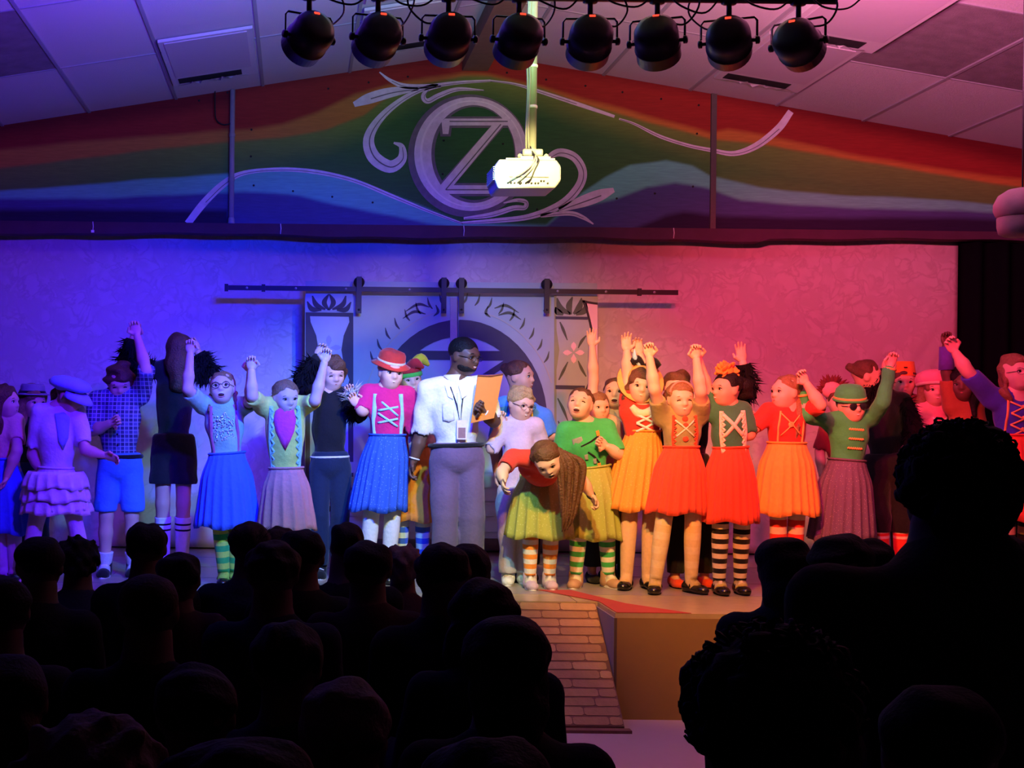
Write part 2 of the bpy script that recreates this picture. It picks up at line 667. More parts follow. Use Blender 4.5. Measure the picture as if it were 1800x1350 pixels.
colr = np.ones((NX, NZ, 3)) * np.array(PAL['maroon'])
colr = colr * (1 - st(b0, 26)) + np.array(PAL['red']) * st(b0, 26)
colr = colr * (1 - st(b1, 9)) + np.array(PAL['orange']) * st(b1, 9)
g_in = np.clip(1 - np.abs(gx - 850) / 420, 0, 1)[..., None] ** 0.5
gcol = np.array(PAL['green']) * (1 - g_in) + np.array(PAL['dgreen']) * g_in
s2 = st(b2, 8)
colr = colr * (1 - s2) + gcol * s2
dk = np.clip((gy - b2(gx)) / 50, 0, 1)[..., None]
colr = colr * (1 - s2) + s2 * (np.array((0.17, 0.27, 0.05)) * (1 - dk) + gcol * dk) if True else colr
for e, n_, sf in ((b3, 'teal', 5), (b4, 'blue', 7), (b5, 'navy', 10)):
    colr = colr * (1 - st(e, sf)) + np.array(PAL[n_]) * st(e, sf)
idx = np.arange(NX * NZ).reshape(NX, NZ)
Fq = np.stack([idx[:-1, :-1], idx[1:, :-1], idx[1:, 1:], idx[:-1, 1:]], -1).reshape(-1, 4)
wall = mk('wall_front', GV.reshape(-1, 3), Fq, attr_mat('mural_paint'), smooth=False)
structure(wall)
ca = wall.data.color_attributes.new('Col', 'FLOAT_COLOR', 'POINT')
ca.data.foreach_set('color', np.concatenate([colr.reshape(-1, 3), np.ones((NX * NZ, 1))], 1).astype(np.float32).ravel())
Vb, Fb = [], []
for x in (XL, AX, XR):
    Vb += [(x, DH + .005, HB), (x, DH + .12, HB), (x, DH + .005, roofz(x) + .03), (x, DH + .12, roofz(x) + .03)]
for k in (0, 4):
    Fb += [(k, k + 4, k + 5, k + 1), (k + 1, k + 5, k + 7, k + 3), (k + 2, k + 3, k + 7, k + 6)]
mk('wall_backing', Vb, Fb, M_wall, wall, smooth=False)

M_em = mat('emblem_paint', (0.70, 0.67, 0.74), 0.7, 0.28, 18)
M_em_d = mat('emblem_outline', (0.16, 0.15, 0.18), 0.8, 0.3, 20)
M_em_l = mat('emblem_light_line', (0.85, 0.83, 0.87), 0.7, 0.1, 20)


def ring(name, cx, cy, rx, ry, cx2, cy2, rx2, ry2, m, proud, n=64, a0=0, a1=360):
    V, Fc = [], []
    for k in range(n):
        t = math.radians(a0 + (a1 - a0) * k / n)
        for (a, b, c, d) in ((cx, cy, rx, ry), (cx2, cy2, rx2, ry2)):
            p = P(a + c * math.cos(t), b + d * math.sin(t), DH)
            V.append((p.x, DH - proud, p.z))
    V += [(x, y + proud - 0.001, z) for x, y, z in V]
    for k in range(n if a1 - a0 >= 360 else n - 1):
        j = (k + 1) % n
        Fc.append((2 * k, 2 * k + 1, 2 * j + 1, 2 * j))
        Fc.append((2 * k, 2 * j, 2 * n + 2 * j, 2 * n + 2 * k))
        Fc.append((2 * k + 1, 2 * n + 2 * k + 1, 2 * n + 2 * j + 1, 2 * j + 1))
    return mk(name, V, Fc, m, wall, smooth=False)


ring('emblem_ring_outline', 824, 274, 107, 108, 834, 270, 70, 82, M_em_d, 0.004)
ring('emblem_ring', 828, 271, 100, 100, 832, 271, 74, 86, M_em, 0.008)
ring('emblem_ring_line', 829, 271, 91, 94, 830, 271, 88, 92, M_em_l, 0.011)
for nm, pr, m_, off in (('letter_z_outline', 0.006, M_em_d, 4), ('letter_z', 0.012, M_em, 0)):
    L = off
    plate(nm, [(782 - L, 209 - L), (898 + L, 209 - L), (898 + L, 221 + L), (884, 221 + L), (797 + L, 326 - L), (870 + L, 326 - L), (870 + L, 341 + L), (772 - L, 341 + L), (772 - L, 328), (864 - L, 221 + L), (790 + L, 221 + L), (788 + L, 236 + L), (778 - L, 236 + L), (776 - L, 214)], DH, pr - 0.002, m_, wall, pr)
for a, b in (((790, 214), (892, 214)), ((880, 219), (783, 334)), ((783, 334), (868, 334))):
    ribbon('letter_line', [a, ((a[0] + b[0]) / 2, (a[1] + b[1]) / 2), b], [2, 2, 2], DH, 0.002, M_em_d, wall, 0.0145)

SCROLLS = [
    ([(862, 142), (800, 146), (745, 156), (700, 180), (665, 212), (648, 245), (657, 276), (685, 293), (706, 280), (706, 258), (692, 251)], [4, 6, 8, 10, 14, 19, 23, 22, 17, 10, 3]),
    ([(735, 156), (690, 162), (650, 173), (622, 184)], [5, 17, 19, 9]),
    ([(770, 151), (715, 152), (687, 142), (667, 127)], [6, 9, 6, 2]),
    ([(850, 159), (805, 157), (772, 168), (752, 178), (744, 170), (752, 158), (775, 152)], [2, 7, 9, 9, 8, 6, 3]),
    ([(810, 392), (870, 388), (930, 381), (985, 360), (1016, 330), (1024, 302), (1010, 277), (985, 268), (966, 276), (958, 292)], [4, 8, 10, 14, 15, 15, 15, 14, 10, 4]),
    ([(982, 369), (1025, 354), (1055, 343), (1079, 334)], [8, 20, 20, 8]),
    ([(950, 379), (1000, 375), (1024, 382), (1043, 394)], [7, 8, 7, 2]),
    ([(815, 384), (862, 378), (902, 366), (922, 365), (924, 355), (908, 352), (885, 357)], [4, 9, 9, 8, 7, 6, 2]),
    ([(862, 142), (905, 148), (945, 160), (1012, 182), (1080, 205)], [3, 4, 6, 7, 5]),
    ([(1088, 209), (1115, 218), (1160, 240), (1210, 256), (1250, 264), (1290, 270), (1330, 256), (1368, 226), (1390, 196)], [3, 4, 6, 6, 7, 9, 12, 13, 11]),
    ([(812, 393), (750, 370), (687, 344), (623, 318), (559, 303), (495, 298), (430, 304), (395, 322), (360, 355), (330, 393)], [4, 5, 7, 7, 8, 7, 8, 12, 13, 12]),
]
for pts, wd in SCROLLS:
    sc_ = ribbon('scroll', pts, wd, DH, 0.004, M_em, wall, 0.005)
    ribbon('scroll_line', [(x + 1.5, y + 1) for x, y in pts[:-1]], [max(1.0, q * .10) for q in wd[:-1]], DH, 0.002, M_em_d, sc_, 0.007)
mb = MB()
for (x, y) in [(446, 326), (515, 336), (584, 346), (655, 356), (442, 228), (441, 275), (780, 247), (778, 306), (884, 253), (891, 128), (960, 140), (1029, 151), (1094, 162), (1162, 174), (1228, 185), (1225, 235), (1084, 349), (1151, 340), (1218, 328), (1016, 358), (944, 368), (577, 156), (648, 145), (717, 135), (350, 177), (400, 163)]:
    p = P(x, y, DH)
    v, f = tube([(p.x, DH - 0.004, p.z), (p.x, DH + 0.002, p.z)], 0.009, 8)
    mb.add(v, f)
tag(mb.build('screw_heads', mat('screw_dark', (0.02, 0.02, 0.02), 0.5), wall), kind='stuff')

# joint strips and the conduit on the mural wall
a, b = P(1254, 160, DH), P(1247, 404, DH)
o = box('trim_1', a.x - 0.022, a.x + 0.022, DH - 0.03, DH, b.z, roofz(a.x), mat('joint_strip', (0.10, 0.085, 0.08), 0.6), None)
structure(o)
a = P(409, 155, DH - .04)
b = P(409, 393, DH - .04)
pm = mat('conduit_grey', (0.30, 0.30, 0.34), 0.45)
cd = empty('conduit_pipe', (a.x, DH - 0.04, HB), 'grey vertical conduit pipe on the left part of the mural', 'pipe')
mk('pipe', *tube([(a.x, DH - .04, roofz(a.x) - 0.01), (a.x, DH - .04, b.z)], 0.022, 14), pm, cd)
mk('base_flange', *lathe([(0.022, 0.05), (0.026, 0.04), (0.028, 0.012), (0.033, 0.0)], (a.x, DH - .04, b.z), (1, 0, 0), (0, 1, 0), (0, 0, 1), 14), pm, cd)
mk('cable', *tube([P(x, y, DH - .05) for x, y in catmull([(378, 150), (378, 190), (380, 210), (392, 219), (407, 217)])], 0.006, 6), mat('cable_black', (0.01, 0.01, 0.012), 0.5), cd)
for zz in (0.35, 0.72):
    mk('strap', *lathe([(0.024, 0), (0.026, .005), (0.026, .025), (0.024, .03)], (a.x, DH - .04, b.z + zz), (1, 0, 0), (0, 1, 0), (0, 0, 1), 12), pm, cd)

# cloth-wrapped header rail under the mural
M_rail = mat('header_cloth', (0.075, 0.03, 0.06), 0.85, 0.2, 8)
mb = MB()
n = 160
VV, FF = [], []
for i in range(n):
    x = XL + (XR - XL) * i / (n - 1)
    px, py = unP(x, DH, HB)
    zb = HB - 0.082 - 0.010 * math.sin(x * 2.1) - 0.005 * math.sin(x * 7.3) + (0.02 if x > 3.9 else 0)
    VV += [(x, DH - 0.05, HB + 0.012), (x, DH - 0.055, zb), (x, DH + 0.10, zb), (x, DH + 0.10, HB + 0.012)]
for i in range(n - 1):
    for k in range(4):
        k2 = (k + 1) % 4
        FF.append((4 * i + k, 4 * i + k2, 4 * i + 4 + k2, 4 * i + 4 + k))
mb.add(VV, FF)
rail = mb.build('header_rail', M_rail, smooth=False)
structure(rail)
for px0 in (163, 493, 815, 1184):
    p = P(px0, 408, DH - .06)
    mk('tie_tag', *tube([(p.x, DH - .062, HB + .01), (p.x + .004, DH - .064, HB - .03), (p.x, DH - .062, HB - .075)], 0.0035, 5), M_em_l, rail)
p = P(163, 415, DH - .06)
box('tie_clip', p.x - .012, p.x + .012, DH - .075, DH - .058, HB - .08, HB - .06, M_em_l, rail)

# ================================================================== stage
M_stage = mat('stage_deck_paint', (0.33, 0.29, 0.27), 0.28, 0.18, 9, bump=0.15, bscale=25, spec=0.45)
M_stage2 = mat('stage_deck_yellow', (0.42, 0.36, 0.18), 0.30, 0.22, 11, bump=0.15, bscale=25, spec=0.45)
M_face = mat('stage_face_tan', (0.26, 0.175, 0.06), 0.8, 0.08, 5)
M_side = mat('stage_side_grey', (0.30, 0.29, 0.27), 0.8, 0.1, 6)
M_red = mat('stage_red_paint', (0.42, 0.06, 0.05), 0.6, 0.12, 14)
RX0, RX1 = 0.55, 1.93           # ramp sides
DF, DR = 8.03, 8.50             # stage front, head of the ramp
stage = empty('stage', (AX, DF, 0), 'raised wooden stage platform with tan front and plank deck', 'stage')
sx0, sx1 = XL + .02, XR - .02
box('riser_block', RX1, sx1, DF, DR, 0, STZ - .03, M_face, stage)
box('riser_block', sx0, RX0, DF, DR, 0, STZ - .03, M_face, stage)
box('riser_core', sx0, sx1, DR, 12.4, 0, STZ - .03, M_side, stage)
box('side_board', RX1 - .006, RX1, DF, DR, 0, STZ - .03, M_side, stage)
box('side_board', RX0, RX0 + .006, DF, DR, 0, STZ - .03, M_side, stage)
box('corner_strip', RX1 - .004, RX1 + .012, DF - .006, DF, 0, STZ - .03, mat('corner_dark', (0.08, 0.06, 0.05), 0.7), stage)
ys = [DF, DR] + [DR + 0.33 * k for k in range(1, 12)]
for k in range(len(ys) - 1):
    y0, y1 = ys[k] + .003, ys[k + 1] - .003
    m_ = M_stage2 if k < 2 else M_stage
    if k == 0:
        spans = [(sx0, -1.9), (-1.9, RX0), (RX1, 3.6), (3.6, sx1)]
    else:
        c = [sx0, -1.3 - .5 * (k % 2), 1.2 + .6 * (k % 2), 3.5 - .4 * (k % 3), sx1]
        spans = list(zip(c[:-1], c[1:]))
    for x0, x1 in spans:
        box('deck_plank', x0 + .002, x1 - .002, y0, y1, STZ - .03, STZ - rng.uniform(0, .002), m_, stage)
# red painted wedge beside the ramp head, thin sheet on the deck
pts = [P(1000, 1036, 9.1), P(1050, 1060, 8.5), P(1086, 1077, 8.04), P(1212, 1077, 8.04), P(1130, 1057, 8.45), P(1060, 1040, 9.0)]
pts = [(RX1 - .28, 9.02), (RX1 + .01, 8.5), (RX1 + .01, DF + .003), (RX1 + .46, DF + .003), (RX1 + .16, 8.42), (RX1 - .06, 9.02)]
Vr = [(x, y, STZ + .0005) for x, y in pts] + [(x, y, STZ + .004) for x, y in pts]
nn = len(pts)
mk('red_painted_wedge', Vr, [tuple(range(nn, 2 * nn))] + [((i + 1) % nn, i, i + nn, (i + 1) % nn + nn) for i in range(nn)], M_red, stage, smooth=False)

# ramp with painted bricks
DRB = 7.73
M_mortar = mat('ramp_line_brown', (0.19, 0.11, 0.06), 0.8, 0.2, 30)
M_brick = [mat('ramp_brick_%s' % c, col, 0.75, 0.16, 22, bump=0.1) for c, col in (('ochre', (0.40, 0.28, 0.10)), ('straw', (0.44, 0.31, 0.12)), ('umber', (0.35, 0.24, 0.09)))]
ramp = empty('ramp', ((RX0 + RX1) / 2, DRB, 0), 'steep ramp painted with yellow bricks leading up to the stage', 'ramp')
Vv = [(RX0 + .01, DR, STZ - .01), (RX1 - .01, DR, STZ - .01), (RX1 - .01, DRB, .03), (RX0 + .01, DRB, .03), (RX0 + .01, DRB, 0.0), (RX1 - .01, DRB, 0.0), (RX0 + .01, DR, 0), (RX1 - .01, DR, 0)]
mk('ramp_board', Vv, [(3, 2, 1, 0), (4, 5, 2, 3), (0, 1, 7, 6), (1, 2, 5, 7), (0, 6, 4, 3)], M_mortar, ramp, smooth=False)
slope_v = Vector((0, DRB - DR, .03 - (STZ - .01)))
Ls = slope_v.length
sd = slope_v.normalized()
nrm = Vector((1, 0, 0)).cross(sd)
if nrm.z < 0: nrm = -nrm
o0 = Vector((RX0 + .01, DR, STZ - .01))
nrow = 14
rr = random.Random(3)
for r_ in range(nrow):
    v0, v1 = Ls * r_ / nrow + .003, Ls * (r_ + 1) / nrow - .003
    x = -rr.uniform(0, .2)
    wd = RX1 - RX0 - .02
    while x < wd:
        L = rr.uniform(.20, .34)
        a, b = max(x + .003, .006), min(x + L - .003, wd - .006)
        if b - a > .04:
            c = 0.012
            q = [(a + c, v0 + rr.uniform(0, .006)), (b - c, v0 + rr.uniform(0, .006)), (b, v0 + c), (b, v1 - c), (b - c, v1 - rr.uniform(0, .005)), (a + c, v1 - rr.uniform(0, .005)), (a, v1 - c), (a, v0 + c)]
            bot = [o0 + Vector((u, 0, 0)) + sd * v + nrm * 0.0005 for u, v in q]
            top = [p_ + nrm * 0.003 for p_ in bot]
            mk('painted_brick', bot + top, [tuple(range(15, 7, -1))] + [(i, (i + 1) % 8, 8 + (i + 1) % 8, 8 + i) for i in range(8)], M_brick[rr.randrange(3)], ramp, smooth=False)
        x += L

box('floor_edge_strip', RX0 - .05, RX1 + .02, DRB - .06, DRB, 0, .018, M_mortar, ramp)

# ================================================================== backdrop cloth and wings
def damask():
    m = bpy.data.materials.new('backdrop_cloth')
    m.use_nodes = True
    nt = m.node_tree
    b = nt.nodes['Principled BSDF']
    b.inputs['Roughness'].default_value = 0.8
    b.inputs['Specular IOR Level'].default_value = 0.2
    tc = nt.nodes.new('ShaderNodeTexCoord')
    n1 = nt.nodes.new('ShaderNodeTexNoise')
    n1.inputs['Scale'].default_value = 5
    n1.inputs['Distortion'].default_value = 1.2
    n1.inputs['Detail'].default_value = 5
    vo = nt.nodes.new('ShaderNodeTexVoronoi')
    vo.feature = 'DISTANCE_TO_EDGE'
    vo.inputs['Scale'].default_value = 6.5
    ad = nt.nodes.new('ShaderNodeVectorMath')
    ad.operation = 'MULTIPLY_ADD'
    ad.inputs[1].default_value = (0.35, 0.35, 0.35)
    nt.links.new(tc.outputs['Object'], n1.inputs['Vector'])
    nt.links.new(n1.outputs['Color'], ad.inputs[0])
    nt.links.new(tc.outputs['Object'], ad.inputs[2])
    nt.links.new(ad.outputs[0], vo.inputs['Vector'])
    cr = nt.nodes.new('ShaderNodeValToRGB')
    cr.color_ramp.elements[0].position = 0.0
    cr.color_ramp.elements[0].color = (0.50, 0.46, 0.46, 1)
    cr.color_ramp.elements[1].position = 0.13
    cr.color_ramp.elements[1].color = (0.62, 0.58, 0.58, 1)
    nt.links.new(vo.outputs['Distance'], cr.inputs[0])
    mx = nt.nodes.new('ShaderNodeMix')
    mx.data_type = 'RGBA'
    mx.inputs[7].default_value = (0.56, 0.52, 0.52, 1)
    mr = nt.nodes.new('ShaderNodeMapRange')
    mr.inputs[1].default_value = 0.42
    mr.inputs[2].default_value = 0.58
    nt.links.new(n1.outputs['Fac'], mr.inputs[0])
    nt.links.new(mr.outputs[0], mx.inputs[0])
    nt.links.new(cr.outputs[0], mx.inputs[6])
    nt.links.new(mx.outputs[2], b.inputs['Base Color'])
    return m


xr = P(1681, 600, DB).x
x0b = XL + .3
n, nz = 260, 40
VV, FF = [], []
for i in range(n):
    x = x0b + (xr - x0b) * i / (n - 1)
    for j in range(nz):
        t = j / (nz - 1)
        z = STZ + .012 + (3.44 - STZ) * t
        y = DB + 0.006 * math.sin(x * 3.1)
        e = xr - x                       # diagonal pull creases near the free edge
        for (off, wd, am) in ((0.25, .035, .030), (0.05, .04, .026), (.55, .05, .014)):
            d = (e - off - (2.55 - z) * 0.72) / wd
            if abs(d) < 4 and z < 2.62:
                y -= am * math.exp(-d * d) * min(1, max(0, (2.62 - z) / .3)) * min(1, max(0, (z - 1.2) / .6))
        VV.append((x, y, z))
for i in range(n - 1):
    for j in range(nz - 1):
        FF.append((i * nz + j, (i + 1) * nz + j, (i + 1) * nz + j + 1, i * nz + j + 1))
bd = mk('backdrop', VV, FF, damask(), origin=Vector(((x0b + xr) / 2, DB, STZ)))
tag(bd, 'pale patterned cloth backdrop hanging across the back of the stage', 'backdrop')
s_ = bd.modifiers.new('solid', 'SOLIDIFY'); s_.thickness = 0.01; s_.offset = 1

VV, FF = [], []
n = 90
xw0, xw1 = P(1684, 600, 11.25).x, XR - .02
for i in range(n):
    t = i / (n - 1)
    x = xw0 + (xw1 - xw0) * t
    y = 11.25 + 0.05 * math.sin(t * 60) + .02 * math.sin(t * 23)
    VV += [(x, y, STZ + .01), (x, y, 3.7), (x, y + .015, STZ + .01), (x, y + .015, 3.7)]
for i in range(n - 1):
    a = 4 * i
    FF += [(a, a + 4, a + 5, a + 1), (a + 2, a + 3, a + 7, a + 6)]
wg = mk('wing_curtain', VV, FF, M_black, origin=Vector(((xw0 + xw1) / 2, 11.25, STZ)))
tag(wg, 'black pleated wing curtain to the right of the backdrop', 'curtain')

# ================================================================== sliding painted doors
M_dg = mat('door_paint_green', (0.34, 0.45, 0.44), 0.7, 0.10, 6)
M_dlight = mat('door_paint_pale', (0.38, 0.47, 0.54), 0.7, 0.10, 6)
M_dark = mat('door_paint_slate', (0.055, 0.055, 0.075), 0.7, 0.15, 12)
M_olive = mat('door_paint_olive', (0.30, 0.33, 0.13), 0.7, 0.12, 8)
M_leafd = mat('door_paint_moss', (0.09, 0.11, 0.06), 0.7, 0.2, 16)
M_col = mat('door_paint_column', (0.42, 0.46, 0.36), 0.7, 0.10, 8)
M_pink = mat('door_paint_pink', (0.85, 0.55, 0.55), 0.6, 0.05, 8)
M_step = mat('door_paint_aqua', (0.35, 0.50, 0.50), 0.7, 0.12, 8)
M_iron = mat('black_iron', (0.02, 0.017, 0.02), 0.5, 0.1, metal=0.3, spec=0.4)
c0 = P(797, 945, DD)


def door(name, xa, xb, label):
    q = P((xa + xb) / 2, 948, DD)
    t = empty(name, (q.x, DD, q.z), label, 'stage door')
    plate('board', [(xa, 521), (xb, 523), (xb, 948), (xa, 946)], DD, 0.035, M_dg, t)
    return t


top = plate('top_board', [(537, 493), (1052, 497), (1052, 528), (537, 524)], DD, 0.03, M_dg, None)
top.location.y += 0.05
top.name = 'door_header_board'
tag(top, 'long pale board behind the sliding door rail', 'board')
dl = door('painted_door', 536, 803, 'pale green sliding stage door painted with hourglass column and half arch, on the left')
dr = door('painted_door', 805.5, 1051, 'pale green sliding stage door painted with pink flower column, on the right')


def arc_piece(t, x0, x1, cx, cy, ro, ri, m, proud, name):
    """part of a ring between x0 and x1, above cy"""
    pts = []
    N = 26
    outer, inner = [], []
    for k in range(N + 1):
        a = math.pi * k / N
        outer.append((cx - ro[0] * math.cos(a), cy - ro[1] * math.sin(a)))
        inner.append((cx - ri[0] * math.cos(a), cy - ri[1] * math.sin(a)))
    V, Fc = [], []
    cl = lambda p: (min(max(p[0], x0), x1), p[1])
    for a, b in zip(outer, inner):
        for q in (cl(a), cl(b)):
            w_ = P(q[0], q[1], DD)
            V.append((w_.x, DD - proud, w_.z))
    for k in range(N):
        if abs(V[2 * k][0] - V[2 * k + 2][0]) < 1e-5 and abs(V[2 * k + 1][0] - V[2 * k + 3][0]) < 1e-5:
            continue
        Fc.append((2 * k, 2 * k + 1, 2 * k + 3, 2 * k + 2))
    return mk(name, V, Fc, m, t, smooth=False)


CX, CY = 808, 740
for t, xa, xb, s in ((dl, 640, 802.5, -1), (dr, 806, 968, 1)):
    # pale inside of the arch
    pts = [(xb if s < 0 else xa, 850), (xb if s < 0 else xa, CY - 146)]
    for k in range(0, 13):
        a = math.pi / 2 * k / 12
        x = CX + s * 128 * math.sin(a)
        if xa <= x <= xb:
            pts.append((x, CY - 146 * math.cos(a)))
    pts.append((CX + s * 128, 850))
    plate('arch_inside', pts, DD, 0.002, M_dlight, t, 0.003)
    arc_piece(t, xa, xb, CX, CY, (154, 178), (128, 148), M_dark, 0.006, 'arch_band')
    lo, hi = (CX + s * 128, CX + s * 154)
    plate('arch_leg', [(lo, CY), (hi, CY), (hi, 900), (lo, 900)], DD, 0.003, M_dark, t, 0.006)
    # bars of the fanlight
    if s < 0:
        plate('arch_bar', [(697, 616), (802, 617), (802, 633), (702, 632)], DD, 0.003, M_dark, t, 0.007)
    else:
        plate('arch_bar', [(806, 617), (914, 617), (914, 634), (806, 634)], DD, 0.003, M_dark, t, 0.007)
        plate('arch_bar', [(885, 634), (905, 634), (868, 658), (848, 658)], DD, 0.003, M_dark, t, 0.007)
    # painted steps at the foot
    for k, yy in enumerate((812, 838, 862, 888, 916)):
        xx0, xx1 = (590, 802) if s < 0 else (806, 1000)
        plate('painted_step', [(xx0 + (4 - k) * 6 * (s < 0), yy), (xx1 - (4 - k) * 6 * (s > 0), yy), (xx1 - (4 - k) * 6 * (s > 0), yy + 19), (xx0 + (4 - k) * 6 * (s < 0), yy + 19)], DD, 0.003, M_step, t, 0.008)
    # brushed leaf strokes over the arch
    for k in range(10):
        a = math.radians(30 + 9 * k * 0.7 + k)
        x = CX + s * 180 * math.cos(a) * 0.95
        y = CY - 205 * math.sin(a)
        if not (xa < x < xb):
            continue
        ribbon('leaf_stroke', [(x, y), (x + s * 6, y - 8), (x + s * 9, y - 20)], [1.5, 4, 1], DD, 0.002, M_leafd if s > 0 else M_dark, t, 0.004)
    ribbon('arch_line', [(CX + s * (172 * math.cos(math.radians(a))), CY - 196 * math.sin(math.radians(a))) for a in range(20, 84 if s > 0 else 84, 8)], [2] * 8, DD, 0.002, M_col, t, 0.004)
    for q in ([(755, 540), (735, 535), (712, 548)], [(748, 552), (728, 548), (708, 560)], [(766, 536), (770, 548), (762, 556)]):
        qq = q if s < 0 else [(2 * 797 - x + 30, y + 2) for x, y in q]
        ribbon('leaf_stroke', qq, [1.5, 5, 1], DD, 0.002, M_dark if s < 0 else M_leafd, t, 0.004)

# left column: dark panel with an hourglass
plate('column_panel', [(537, 549), (621, 550), (621, 900), (537, 899)], DD, 0.003, M_dark, dl, 0.004)
hg = [(545, 556), (613, 557), (614, 566), (604, 590), (600, 615), (604, 640), (614, 668), (608, 690), (546, 689), (545, 668), (556, 640), (560, 615), (556, 590), (546, 566)]
plate('hourglass', hg, DD, 0.003, M_dlight, dl, 0.007)
plate('hourglass_base', [(545, 700), (612, 701), (612, 890), (545, 889)], DD, 0.003, M_dlight, dl, 0.007)
plate('capital_panel', [(537, 512), (620, 513), (620, 547), (537, 546)], DD, 0.003, M_dlight, dl, 0.004)
for q in ([(578, 545), (570, 532), (578, 517)], [(578, 545), (586, 532), (579, 517)], [(572, 544), (556, 536), (549, 520)], [(584, 544), (602, 536), (608, 520)], [(565, 545), (548, 543), (540, 530)], [(592, 545), (608, 544), (617, 531)]):
    ribbon('capital_leaf', q, [3, 9, 2], DD, 0.002, M_dark, dl, 0.007)
M_star = mat('petal_blue', (0.30, 0.34, 0.72), 0.6, 0.05)


def petals(t, cx, cy, L, W, m):
    for k in range(4):
        a = k * math.pi / 2
        u = (math.sin(a), -math.cos(a))
        v = (u[1], -u[0])
        f = lambda r, s: (cx + u[0] * r + v[0] * s, cy + u[1] * r + v[1] * s)
        plate('petal', [f(2, 0), f(L * .55, W / 2), f(L * .8, W * .38), f(L, 0), f(L * .8, -W * .38), f(L * .55, -W / 2)], DD, 0.003, m, t, 0.010)


petals(dl, 578, 611, 22, 10, M_star)

# right column: olive border, leaves, bars, flower and pink crescent
plate('column_panel', [(974, 519), (1050, 520), (1050, 905), (974, 904)], DD, 0.003, M_col, dr, 0.004)
plate('column_edge', [(974, 519), (978, 519), (978, 580), (983, 615), (978, 650), (978, 904), (974, 904)], DD, 0.003, M_olive, dr, 0.007)
plate('column_bar', [(976, 556), (1033, 557), (1033, 562), (976, 561)], DD, 0.003, M_dark, dr, 0.008)
plate('column_bar', [(976, 677), (1028, 678), (1028, 685), (976, 684)], DD, 0.003, M_dark, dr, 0.008)
for q in ([(1002, 552), (985, 542), (979, 524)], [(1003, 553), (1000, 538), (1006, 522)], [(1008, 552), (1018, 540), (1022, 524)], [(990, 553), (980, 548), (976, 540)], [(1012, 553), (1027, 546), (1030, 532)]):
    ribbon('capital_leaf', q, [4, 11, 2], DD, 0.002, M_leafd, dr, 0.007)
for q in ([(984, 566), (990, 580), (997, 598)], [(1030, 590), (1022, 600), (1016, 612)], [(982, 668), (990, 652), (998, 636)], [(1030, 662), (1022, 648), (1016, 634)], [(980, 700), (990, 720), (998, 740)], [(981, 740), (988, 760), (990, 790)]):
    ribbon('brush_stroke', q, [2, 5, 1.5], DD, 0.002, M_leafd, dr, 0.007)
petals(dr, 1008, 620, 19, 10, M_pink)
cres = catmull([(1025, 529), (1033, 552), (1041, 590), (1044, 630), (1038, 664), (1028, 692)], 5)
plate('pink_crescent', cres + [(1050, 700), (1050, 535)], DD, 0.003, M_pink, dr, 0.007)
ribbon('crescent_outline', cres[::5], [4] * len(cres[::5]), DD, 0.002, M_iron, dr, 0.010)
ribbon('crescent_outline', [(1023, 529), (1036, 532), (1050, 534)], [4, 4, 4], DD, 0.002, M_iron, dr, 0.010)
# meeting stile
plate('meeting_stile', [(791, 523), (803, 523), (803, 900), (791, 900)], DD, 0.012, mat('stile_mauve', (0.36, 0.30, 0.34), 0.6), dl, 0.014)

# rail with hangers
ra, rb = P(397, 504, DD - .09), P(1192, 516, DD - .09)
zc = (ra.z + rb.z) / 2
rl = empty('door_rail', ((ra.x + rb.x) / 2, DD - .09, zc), 'long black iron sliding-door rail above the painted doors', 'rail')
box('track', ra.x, rb.x, DD - .095, DD - .085, zc - .020, zc + .020, M_iron, rl)
for px in (434, 520, 608, 720, 980, 1065, 1150):
    p = P(px, 510, DD - .09)
    mk('bolt', *tube([(p.x, DD - .103, zc), (p.x, DD - .02, zc)], .010, 10), mat('bolt_steel', (0.5, 0.5, 0.52), 0.3, metal=0.6), rl)
for px in (398, 463, 1124):
    p = P(px, 510, DD - .09)
    box('end_stop', p.x - .015, p.x + .015, DD - .105, DD - .075, zc - .03, zc + .03, M_iron, rl)
for px, t in ((631, dl), (780, dl), (811, dr), (961, dr)):
    p = P(px, 520, DD - .1)
    pb = P(px, 551, DD - .1)
    h = box('hanger_strap', p.x - .021, p.x + .021, DD - .115, DD - .106, pb.z, zc + .10, M_iron, t)
    mk('hanger_wheel', *tube([(p.x, DD - .106, zc + .055), (p.x, DD - .075, zc + .055)], .045, 20), M_iron, h)
    mk('hanger_bolt', *tube([(p.x, DD - .125, pb.z + .03), (p.x, DD + .0, pb.z + .03)], .009, 8), M_iron, h)
# posts that carry the rail and header board from the floor behind the doors
for px in (560, 1030):
    p = P(px, 500, DD)
    o = box('door_post', p.x - .03, p.x + .03, DD + .085, DD + .145, STZ, zc + .09, M_dg)
    tag(o, 'timber post behind the %s painted door' % ('left' if px < 800 else 'right'), 'post', 'posts behind the painted doors')

